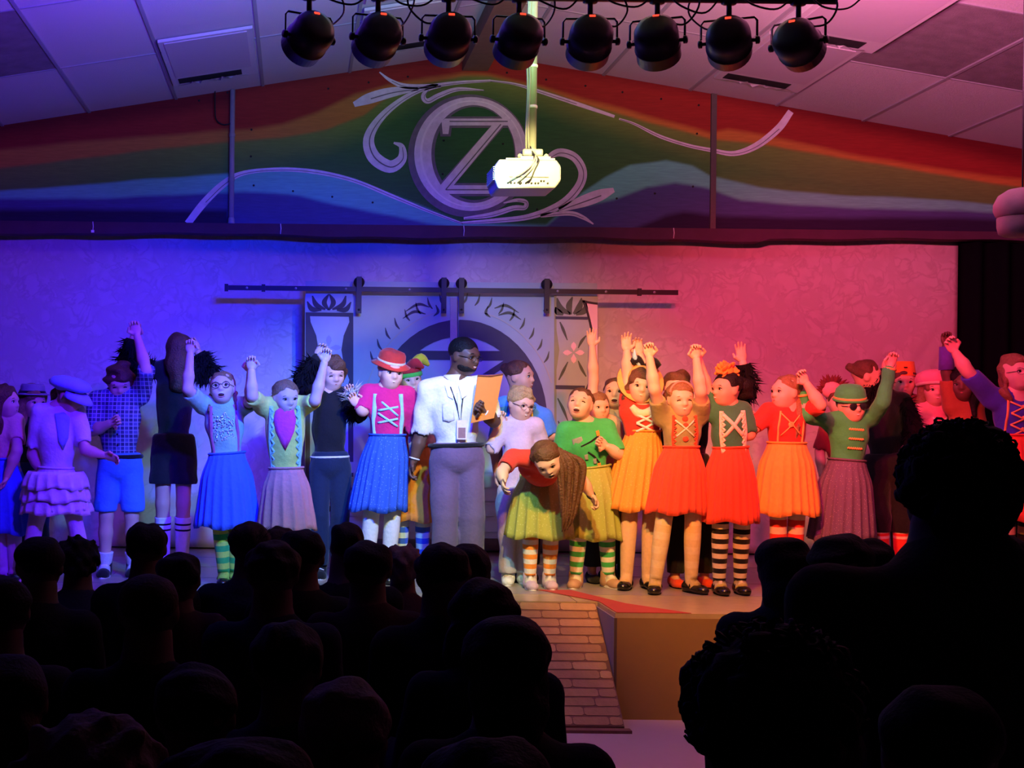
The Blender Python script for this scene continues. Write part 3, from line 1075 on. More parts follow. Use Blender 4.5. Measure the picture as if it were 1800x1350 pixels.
# ================================================================== stage lamps
M_can = mat('lamp_black', (0.010, 0.010, 0.012), 0.42, 0.1, spec=0.5)
M_disp = mat('lamp_display', (0.4, 0.02, 0.01), 0.4, emit=(1.0, 0.06, 0.03, 1.6))
M_lensc = mat('lamp_lens', (0.3, 0.3, 0.32), 0.15)
zb = P(900, -8, DC).z
bar = mk('lighting_bar', *tube([(P(470, 0, DC).x, DC, zb), (P(1470, 0, DC).x, DC, zb)], .024, 14), M_can, origin=Vector((P(960, 0, DC).x, DC, zb)))
tag(bar, 'black horizontal lighting bar carrying the row of stage lamps', 'lighting bar')
for px in (640, 1300):
    x = P(px, 0, DC).x
    mk('hanger_rod', *tube([(x, DC, zb), (x, DC, roofz(x))], .010, 8), M_can, bar)
mk('cable_bundle', *tube([(P(480 + 40 * k, 0, DC).x, DC - .02, zb + .03 + .008 * math.sin(k * 1.7)) for k in range(26)], .012, 6), M_can, bar)
ORD = ['first', 'second', 'third', 'fourth', 'fifth', 'sixth', 'seventh', 'eighth']
for i, ((px, py), (col, pw, tgt, ang)) in enumerate(zip(CAN_PX, CANS)):
    c = P(px, py, DC)
    t = empty('stage_lamp', c, 'round black stage lamp on the bar, %s from the left' % ORD[i], 'stage lamp', 'stage lamps on the bar')
    d = (Vector(tgt) - c).normalized()
    if i in (0, 7):
        d = (d + Vector((0.25 if i == 7 else -.05, 0, 0))).normalized()
    ex = d.cross(Vector((0, 0, 1))).normalized()
    ey = ex.cross(d)
    R = .096
    v, f = lathe([(.02, -.10), (.055, -.098), (.080, -.088), (.093, -.065), (R, -.04), (R, .02), (.1, .022), (.1, .03), (R, .032), (R, .085)], c, ex, ey, d, 32)
    mk('housing', v, f, M_can, t)
    mk('front_lens', *lathe([(R - .004, .086), (R - .012, .092), (.05, .095)], c, ex, ey, d, 28), M_lensc, t)
    # yoke
    arm = []
    w_ = R + .022
    yk = [c - ex * w_, c - ex * w_ + Vector((0, 0, .085)), c - ex * (w_ - .012) + Vector((0, 0, .10)), c + ex * (w_ - .012) + Vector((0, 0, .10)), c + ex * w_ + Vector((0, 0, .085)), c + ex * w_]
    mk('yoke', *tube(yk, .0045, 6, flat=((0, 1, 0), 2.2)), M_can, t)
    for s in (-1, 1):
        mk('yoke_knob', *lathe([(.008, 0), (.008, .02), (.018, .022), (.018, .036), (.012, .04)], c + ex * s * (R - .005), ey, d, ex * s, 12), M_can, t)
    mk('stem', *tube([c + Vector((0, 0, .10)), Vector((c.x, DC, zb))], .012, 8), M_can, t)
    mk('clamp', *lathe([(.03, -.03), (.034, -.02), (.034, .02), (.03, .03)], (c.x, DC, zb), (0, 1, 0), (0, 0, 1), (1, 0, 0), 14), M_can, t)
    bc = c - d * .094 + ey * .058
    v, f = boxv(-.013, .013, -.006, .006, -.005, .005)
    mk('display', [bc + ex * a + d * b + ey * e for a, b, e in v], f, M_disp, t, smooth=False)
    # drooping power lead
    side = 1 if i not in (2, 6) else -1
    k = random.Random(i)
    pl = [c - d * .08 + ex * .05 * side + ey * .03, c + ex * .11 * side + Vector((0, -.03, .06)), c + ex * (.15 + .03 * k.random()) * side + Vector((0, -.02, .13)), c + ex * (.12 + .05 * k.random()) * side + Vector((0, -.02, .2)), Vector((c.x + .05 * side, DC - .03, zb + .02))]
    mk('power_lead', *tube(catmull(pl, 6), .0045, 6), M_can, t)
    pl = [Vector((c.x + .04, DC - .03, zb)), Vector((c.x + .10, DC - .04, zb - .03 - .03 * k.random())), Vector((c.x + .20, DC - .04, zb - .05 - .03 * k.random())), Vector((c.x + .28, DC - .03, zb + .01))]
    mk('loop_lead', *tube(catmull(pl, 6), .0045, 6), M_can, bar)
    spot('lamp_beam', c + d * .12, tgt, col, pw, ang, .7, .05, t)
    spot('ceiling_fill', c + d * .14 + Vector((0, 0, .02)), c + Vector((d.x * 1.9, 1, 1.0)), FILL_COL[i], FILL_W[i], 112, .9, .06, t)

# ================================================================== projector on its pole
DP = 7.2
M_pj = mat('projector_white', (0.28, 0.28, 0.27), 0.35, 0.03)
M_pole = mat('projector_pole', (0.30, 0.31, 0.26), 0.4, 0.08)
pc = P(920, 314, DP)
pj = empty('projector', (pc.x, DP, pc.z - .085), 'white projector hanging from a ceiling pole in front of the emblem', 'projector')
w2, h2, d2 = .176, .078, .14
prof = [(-w2 + .02, -h2), (w2 - .03, -h2 + .006), (w2, -h2 * .4), (w2, h2 * .55), (w2 - .025, h2), (-w2 + .025, h2), (-w2, h2 * .5), (-w2, -h2 * .3)]
n8 = len(prof)
Vp = [(pc.x + x, DP - d2 + (0.0), pc.z + z) for x, z in prof] + [(pc.x + x, DP + d2, pc.z + z) for x, z in prof]
ob = mk('case', Vp, [tuple(range(n8 - 1, -1, -1))[::-1], tuple(range(2 * n8 - 1, n8 - 1, -1))] + [((i + 1) % n8, i, i + n8, (i + 1) % n8 + n8) for i in range(n8)], M_pj, pj, smooth=False)
bv = ob.modifiers.new('bevel', 'BEVEL'); bv.width = .01; bv.segments = 2
M_jack = mat('jack_dark', (0.02, 0.02, 0.02), 0.5)
box('seam_line', pc.x - .10, pc.x + .11, DP - d2 - .003, DP - d2 + .002, pc.z - .018, pc.z - .014, M_jack, pj)
for k, x in enumerate((-.105, -.088, -.07, -.04, -.01, .02, .04, .055, .07, .085, .105)):
    z = pc.z - .048 + (.012 if k in (8, 9) else 0)
    mk('port', *tube([(pc.x + x, DP - d2 - .004, z), (pc.x + x, DP - d2 + .004, z)], .0055 if k != 3 else .009, 8), M_jack, pj)
for k in range(7):
    box('vent_fin', pc.x - w2 - .006, pc.x - w2 + .012, DP - d2 + .01, DP + d2 - .03, pc.z - .03 + .011 * k, pc.z - .025 + .011 * k, M_pj, pj)
mk('lens_barrel', *lathe([(.045, 0), (.045, .03), (.038, .035)], (pc.x - .08, DP + d2, pc.z), (1, 0, 0), (0, 0, 1), (0, 1, 0), 18), M_jack, pj)
pz = pc.z + h2
mx_ = P(934, 280, DP).x
box('mount_plate', mx_ - .15, mx_ + .11, DP - .09, DP + .09, pz + .008, pz + .016, M_pole, pj)
box('mount_plate', mx_ - .07, mx_ + .09, DP - .07, DP + .07, pz + .018, pz + .030, M_pole, pj)
box('mount_bracket', mx_ - .055, mx_ + .055, DP - .05, DP + .05, pz + .036, pz + .075, M_pole, pj, bevel=.01)
for s in (-1, 1):
    mk('mount_knob', *tube([(mx_ + s * .07, DP - .055, pz + .035), (mx_ + s * .07, DP - .02, pz + .035)], .012, 10), M_pole, pj)
    mk('mount_foot', *tube([(mx_ + s * .08, DP - .06, pz - .004), (mx_ + s * .08, DP - .06, pz + .02)], .008, 8), M_pole, pj)
mk('pole', *tube([(mx_, DP, pz + .07), (mx_, DP, AZ - .15)], .026, 16), M_pole, pj)
for zz in (.30, .52, .75):
    mk('cable_tie', *lathe([(.028, 0), (.030, .003), (.030, .012), (.028, .015)], (mx_, DP, pz + zz), (1, 0, 0), (0, 1, 0), (0, 0, 1), 14), M_em_l, pj)
for k, off in enumerate((-.030, -.020)):
    mk('pole_cable', *tube([(mx_ + off + .004 * math.sin(q * 1.3 + k), DP - .022 - .004 * k, 4.6 - (4.6 - pz - .08) * q / 14) for q in range(15)], .006, 6), M_pole, pj)
for k in range(3):
    a = P(934, 286, DP - d2 - .02)
    pts = [(mx_ - .01, DP - .03, pz + .09), (mx_ - .002 + .006 * k, DP - .06, pz + .05), (mx_ + .01 - .012 * k, DP - d2 - .03, pz - .01), (mx_ - .01 - .02 * k, DP - d2 - .035, pc.z + .02), (mx_ - .03 - .05 * k, DP - d2 - .03, pc.z - .03), (mx_ - .05 - .045 * k, DP - d2 - .002, pc.z - .046)]
    mk('signal_cable', *tube(catmull(pts, 6), .0045, 6), M_pole if k else M_jack, pj)

# pale dome at the right edge
q = P(1797, 372, 7.0)
dm = empty('hanging_dome', q, 'pale rounded cloth dome shape at the right edge beside the mural', 'hanging decoration')
M_dome = mat('dome_cloth', (0.26, 0.19, 0.20), 0.9, 0.1, 10, bump=.3, bscale=14)
mk('dome', *lathe([(.02, .125), (.07, .115), (.115, .085), (.137, .04), (.138, .005), (.128, -.02), (.118, -.03)], q, (1, 0, 0), (0, 1, 0), (0, 0, 1), 28), M_dome, dm)
mk('band', *lathe([(.116, -.025), (.121, -.035), (.120, -.08), (.112, -.115), (.085, -.13)], q, (1, 0, 0), (0, 1, 0), (0, 0, 1), 28), M_dome, dm)
mk('cord', *tube([q + Vector((0, 0, .12)), Vector((q.x, 7.0, roofz(q.x) - .0))], .005, 6), M_jack, dm)

# ================================================================== people
SKIN = {
    'fair': mat('skin_fair', (0.66, 0.40, 0.31), 0.55, 0.05, 20, spec=0.35),
    'tan': mat('skin_tan', (0.56, 0.32, 0.22), 0.55, 0.05, 20, spec=0.35),
    'dark': mat('skin_dark', (0.115, 0.055, 0.035), 0.5, 0.06, 20, spec=0.4),
}
HAIR = {
    'blond': mat('hair_blond', (0.42, 0.27, 0.12), 0.6, 0.35, 60, bump=.5, bscale=90),
    'brown': mat('hair_brown', (0.10, 0.045, 0.022), 0.55, 0.4, 60, bump=.5, bscale=90),
    'light': mat('hair_lightbrown', (0.22, 0.115, 0.055), 0.6, 0.35, 60, bump=.5, bscale=90),
    'black': mat('hair_black', (0.008, 0.006, 0.006), 0.6, 0.3, 60, bump=.5, bscale=90, spec=0.2),
    'grey': mat('hair_grey', (0.14, 0.11, 0.11), 0.7, 0.3, 60, bump=.5, bscale=90, spec=0.2),
}
M_eye = mat('eye_white', (0.75, 0.72, 0.70), 0.3, 0.0)
M_iris = mat('eye_iris', (0.02, 0.015, 0.012), 0.2, 0.0)
M_lip = mat('lips', (0.42, 0.13, 0.12), 0.5, 0.05)
M_mouth = mat('mouth_dark', (0.06, 0.01, 0.01), 0.6, 0.0)
M_teeth = mat('teeth', (0.8, 0.77, 0.72), 0.3, 0.0)
M_frame = mat('spectacle_frame', (0.015, 0.012, 0.015), 0.35, 0.0)
M_glass = mat('spectacle_glass_dark', (0.02, 0.02, 0.03), 0.1, 0.0)


def V3(a):
    return np.array(a, float)


def unit(v):
    v = V3(v)
    return v / max(np.linalg.norm(v), 1e-9)


def hframe(look):
    yw, pt, rl_ = [math.radians(a) for a in look]
    fw = V3((math.sin(yw) * math.cos(pt), -math.cos(yw) * math.cos(pt), math.sin(pt)))
    ex = V3((math.cos(yw), math.sin(yw), 0))
    up = np.cross(fw, ex)
    ex2 = ex * math.cos(rl_) + up * math.sin(rl_)
    up2 = up * math.cos(rl_) - ex * math.sin(rl_)
    return ex2, fw, up2


def hand_prims(fd, w, d, n, a, curl, side):
    """five-fingered hand at wrist w pointing along d, palm facing n"""
    d = unit(d)
    n = unit(n - d * (n @ d))
    t = np.cross(d, n) * side
    fd.cone(w - d * .03 * a, w + d * .012 * a, .024 * a, .023 * a, .008)
    fd.ell(w + d * .048 * a, (d, t, n), (.052 * a, .041 * a, .018 * a), .012)
    for i, L in enumerate((.066, .076, .072, .056)):
        off = (.028 - .0195 * i)
        b = w + d * (.082 - .004 * abs(i - 1.3)) * a + t * off * a
        p = b
        ang = 0.12 + curl * 0.5
        for s, (l, st_) in enumerate(((.42, 1.1), (.33, 1.35), (.25, .9))):
            spread = (1.5 - i) * .10 * (1 - curl)
            dd = unit(d * math.cos(ang) + n * math.sin(ang) + t * spread)
            q = p + dd * L * l * a
            r0 = (.0092 - .0009 * s) * a
            fd.cone(p, q, r0, r0 - .0008 * a, .004 if s else .008)
            p = q
            ang += curl * st_
    b = w + d * .022 * a + t * .030 * a
    m = b + (t * .75 + d * .6 + n * .25 * (1 + curl)) * .036 * a
    e = m + (t * .25 * (1 - curl) + d * .8 + n * .5 * curl - t * .45 * curl) * .034 * a
    fd.cone(b, m, .013 * a, .0105 * a, .012)
    fd.cone(m, e, .0105 * a, .0085 * a, .004)


def head_field(c, fr, hh, neck, h=.0072, wide=1.0):
    ex, fw, up = fr
    f = Field(h)
    L = lambda x, y, z: c + (ex * x * wide + fw * y + up * z) * hh
    A = (ex, fw, up)
    S = lambda *r: [q * hh for q in r]
    f.ell(L(0, -.06, .14), A, S(.355 * wide, .43, .355), .03)
    f.ell(L(0, .10, -.13), A, S(.295 * wide, .30, .33), .05)
    f.ell(L(0, .20, -.37), A, S(.17 * wide, .16, .125), .05)
    for s in (-1, 1):
        f.ell(L(s * .155, .25, -.14), A, S(.12, .12, .12), .03)
        f.ell(L(s * .345, -.02, -.05), A, S(.045, .095, .13), .012)
        f.ell(L(s * .15, .44, .0), A, S(.085, .07, .05), .02, sub=True)
    f.ell(L(0, .33, .09), A, S(.22, .08, .05), .03)
    f.cone(L(0, .37, .02), L(0, .455, -.12), .028 * hh, .055 * hh, .02)
    for s in (-1, 1):
        f.ell(L(s * .05, .40, -.135), A, S(.04, .05, .035), .01)
    f.ell(L(0, .36, -.265), A, S(.12, .05, .035), .02)
    f.cone(L(0, -.10, -.22), neck, .20 * hh, .235 * hh, .05)
    return f


def face_parts(root, c, fr, hh, mouth='smile', eyes='open', glasses=None, brow=HAIR['brown'], skin=None):
    ex, fw, up = fr
    L = lambda x, y, z: Vector(c + (ex * x + fw * y + up * z) * hh)
    EX, FW, UP = Vector(ex), Vector(fw), Vector(up)
    for s in (-1, 1):
        if eyes == 'open':
            v, f = ellv(L(s * .15, .352, .0), (EX, FW, UP), (.074 * hh, .055 * hh, .044 * hh), 14, 10)
            mi = []
            for q in f:
                m_ = sum((Vector(v[i]) for i in q), Vector()) / 4 - L(s * .15, .352, .0)
                mi.append(1 if (m_.dot(FW) > .02 * hh and math.hypot(m_.dot(EX), m_.dot(UP)) < .042 * hh) else 0)
            mk('eye', v, f, [M_eye, M_iris], root, mi)
            mk('eyelid', *tube([L(s * .15 + x * .08, .405 - abs(x) * .035, .038 - .03 * x * x) for x in (-1, -.5, 0, .5, 1)], .015 * hh, 5), M_iris, root)
        else:
            mk('eyelid', *tube([L(s * .15 + x * .07, .392 - abs(x) * .03, .002 - .03 * x * x) for x in (-1, -.5, 0, .5, 1)], .018 * hh, 5), M_iris, root)
        mk('eyebrow', *tube([L(s * (.15 + x * .085), .402 - abs(x) * .03, .11 - .03 * x * x + .008 * x) for x in (-1, -.5, 0, .5, 1)], [.012 * hh, .02 * hh, .022 * hh, .018 * hh, .008 * hh], 5), brow, root)
    if mouth == 'smile':
        mk('mouth', *tube([L(x * .15, .415 - .085 * x * x, -.28 + .06 * x * x) for x in (-1, -.6, 0, .6, 1)], [.014 * hh, .03 * hh, .036 * hh, .03 * hh, .014 * hh], 6), M_lip, root)
        mt = mk('teeth', *tube([L(x * .115, .438 - .085 * x * x, -.272 + .05 * x * x) for x in (-1, -.5, 0, .5, 1)], [.006 * hh, .014 * hh, .017 * hh, .014 * hh, .006 * hh], 6), M_teeth, root)
    elif mouth == 'open':
        v, f = ellv(L(0, .365, -.29), (EX, FW, UP), (.135 * hh, .075 * hh, .082 * hh), 14, 8)
        m_ = mk('mouth', v, f, M_mouth, root)
        mk('lip', *tube([L(.14 * math.cos(a), .42 - .06 * abs(math.cos(a)), -.29 + .088 * math.sin(a)) for a in np.linspace(0, 2 * math.pi, 17)], .016 * hh, 6), M_lip, m_)
        mk('teeth', *tube([L(x * .105, .44 - .05 * x * x, -.235 - .012 * (1 - x * x)) for x in (-1, -.5, 0, .5, 1)], [.008 * hh, .018 * hh, .02 * hh, .018 * hh, .008 * hh], 6), M_teeth, m_)
    else:
        mk('mouth', *tube([L(x * .13, .42 - .07 * x * x, -.275 + .02 * x * x) for x in (-1, -.6, 0, .6, 1)], [.012 * hh, .024 * hh, .03 * hh, .024 * hh, .012 * hh], 6), M_lip, root)
    if glasses:
        g = None
        for s in (-1, 1):
            pts = [L(s * .16 + .12 * math.cos(a), .47 - .03 * abs(math.cos(a)), -.005 + .095 * math.sin(a)) for a in np.linspace(0, 2 * math.pi, 17)]
            o = mk('glasses' if g is None else 'glasses_rim', *tube(pts, (.011 if glasses != 'thin' else .006) * hh, 6), M_frame, root if g is None else g)
            g = g or o
            if glasses == 'dark':
                mk('dark_lens', *lathe([(.115 * hh, 0), (.11 * hh, .006 * hh)], L(s * .16, .46, -.005), EX, UP, FW, 16, 1, .8), M_glass, g)
            mk('glasses_arm', *tube([L(s * .28, .45, .0), L(s * .37, .2, .0), L(s * .385, -.05, .0)], .009 * hh, 5), M_frame, g)
        mk('glasses_bridge', *tube([L(-.05, .48, .01), L(0, .49, .025), L(.05, .48, .01)], .009 * hh, 5), M_frame, g)


def hair_field(c, fr, hh, style, neck, seed=0, h=.0085, wide=1.0):
    ex, fw, up = fr
    A = (ex, fw, up)
    L = lambda x, y, z: c + (ex * x * wide + fw * y + up * z) * hh
    S = lambda *r: [q * hh for q in r]
    f = Field(h)
    amp, scl = .004, 90
    if style in ('pulled', 'braids', 'ponytail', 'bun', 'pigtails'):
        f.ell(L(0, -.075, .16), A, S(.385 * wide, .445, .375), .02)
        f.ell(L(0, .46, -.16), A, S(.34, .40, .46), .02, sub=True)
        f.clip(L(0, -.1, -.18), -up * .8 - fw * .6)
        if style == 'bun':
            f.ell(L(0, -.5, .25), A, S(.17, .15, .17), .02)
        if style == 'ponytail':
            f.clips = []
            f.clip(L(0, .1, -.12), unit(fw * .7 - up * .7)) if False else None
            for a, b, r0, r1 in ((L(0, -.45, .1), L(0, -.62, -.15), .1, .11), (L(0, -.62, -.15), L(.0, -.55, -.55), .11, .04)):
                f.cone(a, b, r0 * hh, r1 * hh, .02)
        if style in ('braids', 'pigtails'):
            f.clips = []
            for s in (-1, 1):
                p = L(s * .33, -.15, -.15)
                q = L(s * .40, .12, -.62)
                n_ = 7
                for k in range(n_):
                    a = p + (q - p) * k / n_
                    f.ell(a, A, S(.085 - .004 * k, .085 - .004 * k, .07), .008)
                f.cone(q, q - up * .12 * hh, .05 * hh, .02 * hh, .01)
    elif style == 'short':
        f.ell(L(0, -.07, .17), A, S(.395 * wide, .46, .395), .02)
        f.ell(L(0, .47, -.20), A, S(.36, .42, .46), .02, sub=True)
        f.clip(L(0, -.1, -.22), -up)
        amp, scl = .006, 70
    elif style == 'crop':
        f.ell(L(0, -.07, .155), A, S(.372 * wide, .445, .37), .02)
        f.ell(L(0, .50, -.16), A, S(.33, .38, .42), .02, sub=True)
        f.clip(L(0, -.1, -.20), -up)
        amp = .0015
    elif style == 'shaggy':
        f.ell(L(0, -.06, .17), A, S(.43, .48, .43), .02)
        f.ell(L(0, .50, -.22), A, S(.30, .40, .36), .02, sub=True)
        for s in (-1, 1):
            f.cone(L(s * .36, .02, .05), L(s * .36, .05, -.32), .11 * hh, .05 * hh, .03)
        f.clip(L(0, 0, -.40), -up)
        amp, scl = .012, 55
    elif style in ('long', 'wavy'):
        f.ell(L(0, -.07, .17), A, S(.40 * wide, .47, .40), .02)
        f.ell(L(0, .48, -.20), A, S(.31, .42, .48), .02, sub=True)
        for s in (-1, 1):
            f.cone(L(s * .33, -.05, .0), L(s * .37, -.02, -.55), .13 * hh, .14 * hh, .04)
            f.cone(L(s * .37, -.02, -.55), L(s * .34, .06, -1.0), .14 * hh, .07 * hh, .04)
        f.ell(L(0, -.28, -.42), A, S(.36, .20, .5), .05)
        amp, scl = (.007, 70) if style == 'long' else (.014, 48)
    elif style == 'back_long':
        f.ell(L(0, -.07, .16), A, S(.40 * wide, .47, .40), .02)
        f.ell(L(0, -.22, -.30), A, S(.40, .30, .50), .05)
        f.cone(L(0, -.3, -.5), L(0, -.34, -1.15), .36 * hh, .26 * hh, .06)
        f.ell(L(0, .50, -.20), A, S(.31, .40, .48), .02, sub=True)
        amp, scl = .006, 60
    elif style == 'curly':
        r = np.random.default_rng(seed)
        f.ell(L(0, -.07, .17), A, S(.44 * wide, .50, .44), .02)
        f.ell(L(0, -.25, -.1), A, S(.38, .3, .34), .03)
        for k in range(46):
            d = r.normal(size=3)
            d /= np.linalg.norm(d)
            if d[1] > .55 or d[2] < -.75:
                continue
            p = L(0, -.07, .15) + (ex * d[0] * .42 * wide + fw * d[1] * .47 + up * d[2] * .43) * hh
            f.ell(p, A, S(*([r.uniform(.06, .11)] * 3)), .012)
        f.ell(L(0, .52, -.20), A, S(.31, .40, .46), .02, sub=True)
        amp, scl = .008, 90
    f.disp = noise_fn(scl, amp, seed)
    return f


def tufts(pts, rads, n, L, seed, droop=.5):
    """spiky fur around a polyline: one mesh of thin three-sided spikes on a core"""
    r = np.random.default_rng(seed)
    mb = MB()
    pts = [V3(p) for p in pts]
    v, f = tube([Vector(p) for p in pts], rads, 10)
    mb.add(v, f)
    seg = [np.linalg.norm(pts[i + 1] - pts[i]) for i in range(len(pts) - 1)]
    tot = sum(seg)
    for _ in range(n):
        s = r.uniform(0, tot)
        i = 0
        while i < len(seg) - 1 and s > seg[i]:
            s -= seg[i]
            i += 1
        t = s / seg[i]
        c = pts[i] * (1 - t) + pts[i + 1] * t
        rad = rads[i] * (1 - t) + rads[i + 1] * t
        ax = unit(pts[i + 1] - pts[i])
        d = r.normal(size=3)
        d = unit(d - ax * (d @ ax))
        b = c + d * rad * .85
        dd = unit(d * 1.0 + V3((0, 0, -1)) * droop * r.uniform(.4, 1.6) + r.normal(size=3) * .35)
        l = L * r.uniform(.5, 1.25)
        u = unit(np.cross(dd, V3((.3, .8, .2))))
        w_ = np.cross(dd, u)
        wdt = l * .085
        vs_ = [b + u * wdt, b - u * wdt * .5 + w_ * wdt * .8, b - u * wdt * .5 - w_ * wdt * .8, b + dd * l]
        mb.add(vs_, [(0, 1, 3), (1, 2, 3), (2, 0, 3)])
    return mb


def skirt_mesh(wc, wr, hc, hr, n_p, amp, seed, nz=12, nu=144, side=V3((1, 0, 0)), fwd=V3((0, -1, 0)), flare=1.0):
    r = np.random.default_rng(seed)
    ph = r.uniform(0, 6.28, 3)
    V, Fc = [], []
    for j in range(nz + 1):
        t = j / nz
        c = wc + (hc - wc) * t
        e = t ** flare
        # quick round-out below the waist, then a straighter fall
        q = 0.34 * (lambda s_: s_ * s_ * (3 - 2 * s_))(min(1, t / .34)) + 0.66 * e if flare == 1.0 else e
        rx = wr[0] + (hr[0] - wr[0]) * q
        ry = wr[1] + (hr[1] - wr[1]) * q
        for i in range(nu):
            th = 2 * math.pi * i / nu
            gth = abs(math.sin(n_p * .5 * th + ph[0] + .5 * math.sin(2 * th + ph[1]) + .25 * t))
            rip = 1 + amp * min(1, t * 1.3 + .18) * (1.5 * (1 - gth ** .7) - .55 + .30 * math.sin(3 * th + ph[2]))
            rip_old = 1 + amp * min(1, t * 1.6 + .12) * (math.sin(n_p * th + ph[0] + .6 * t) * .6 + math.sin((n_p * 1.63) * th + ph[1]) * .25 + .35 * math.sin(3 * th + ph[2]))
            z = V3((0, 0, .012 * math.sin(5 * th + ph[2]) * t * t))
            V.append(c + side * (rx * rip * math.cos(th)) + fwd * (ry * rip * math.sin(th)) + z)
    for j in range(nz):
        for i in range(nu):
            i2 = (i + 1) % nu
            Fc.append((j * nu + i, j * nu + i2, (j + 1) * nu + i2, (j + 1) * nu + i))
    return V, Fc


def surf_strip(field, ctx, uv, w_, name, m, parent, th=.0035, lift=.004, n=7):
    """band laid on the front of a garment along (u,v): u across, v up"""
    pts = []
    for a, b in zip(uv[:-1], uv[1:]):
        for k in range(n):
            t = k / n
            pts.append((a[0] + (b[0] - a[0]) * t, a[1] + (b[1] - a[1]) * t))
    pts.append(uv[-1])
    Q = on_surf(field, ctx, pts)
    fw = ctx['fw']
    V = [Vector(q) + Vector(fw) * lift for q in Q]
    v, f = tube(V, w_ / 2, 6, flat=(fw, th / (w_ / 2)))
    return mk(name, v, f, m, parent)


def on_surf(field, ctx, uv):
    o = np.array([ctx['pel'] + ctx['rt'] * (u * ctx['hw']) + (ctx['nk'] - ctx['pel']) * v for u, v in uv])
    q = o + ctx['fw'] * .35
    for _ in range(30):
        d = field.eval(q)
        q = q - ctx['fw'] * np.clip(d, -.02, .05)[:, None] * .9
    return q


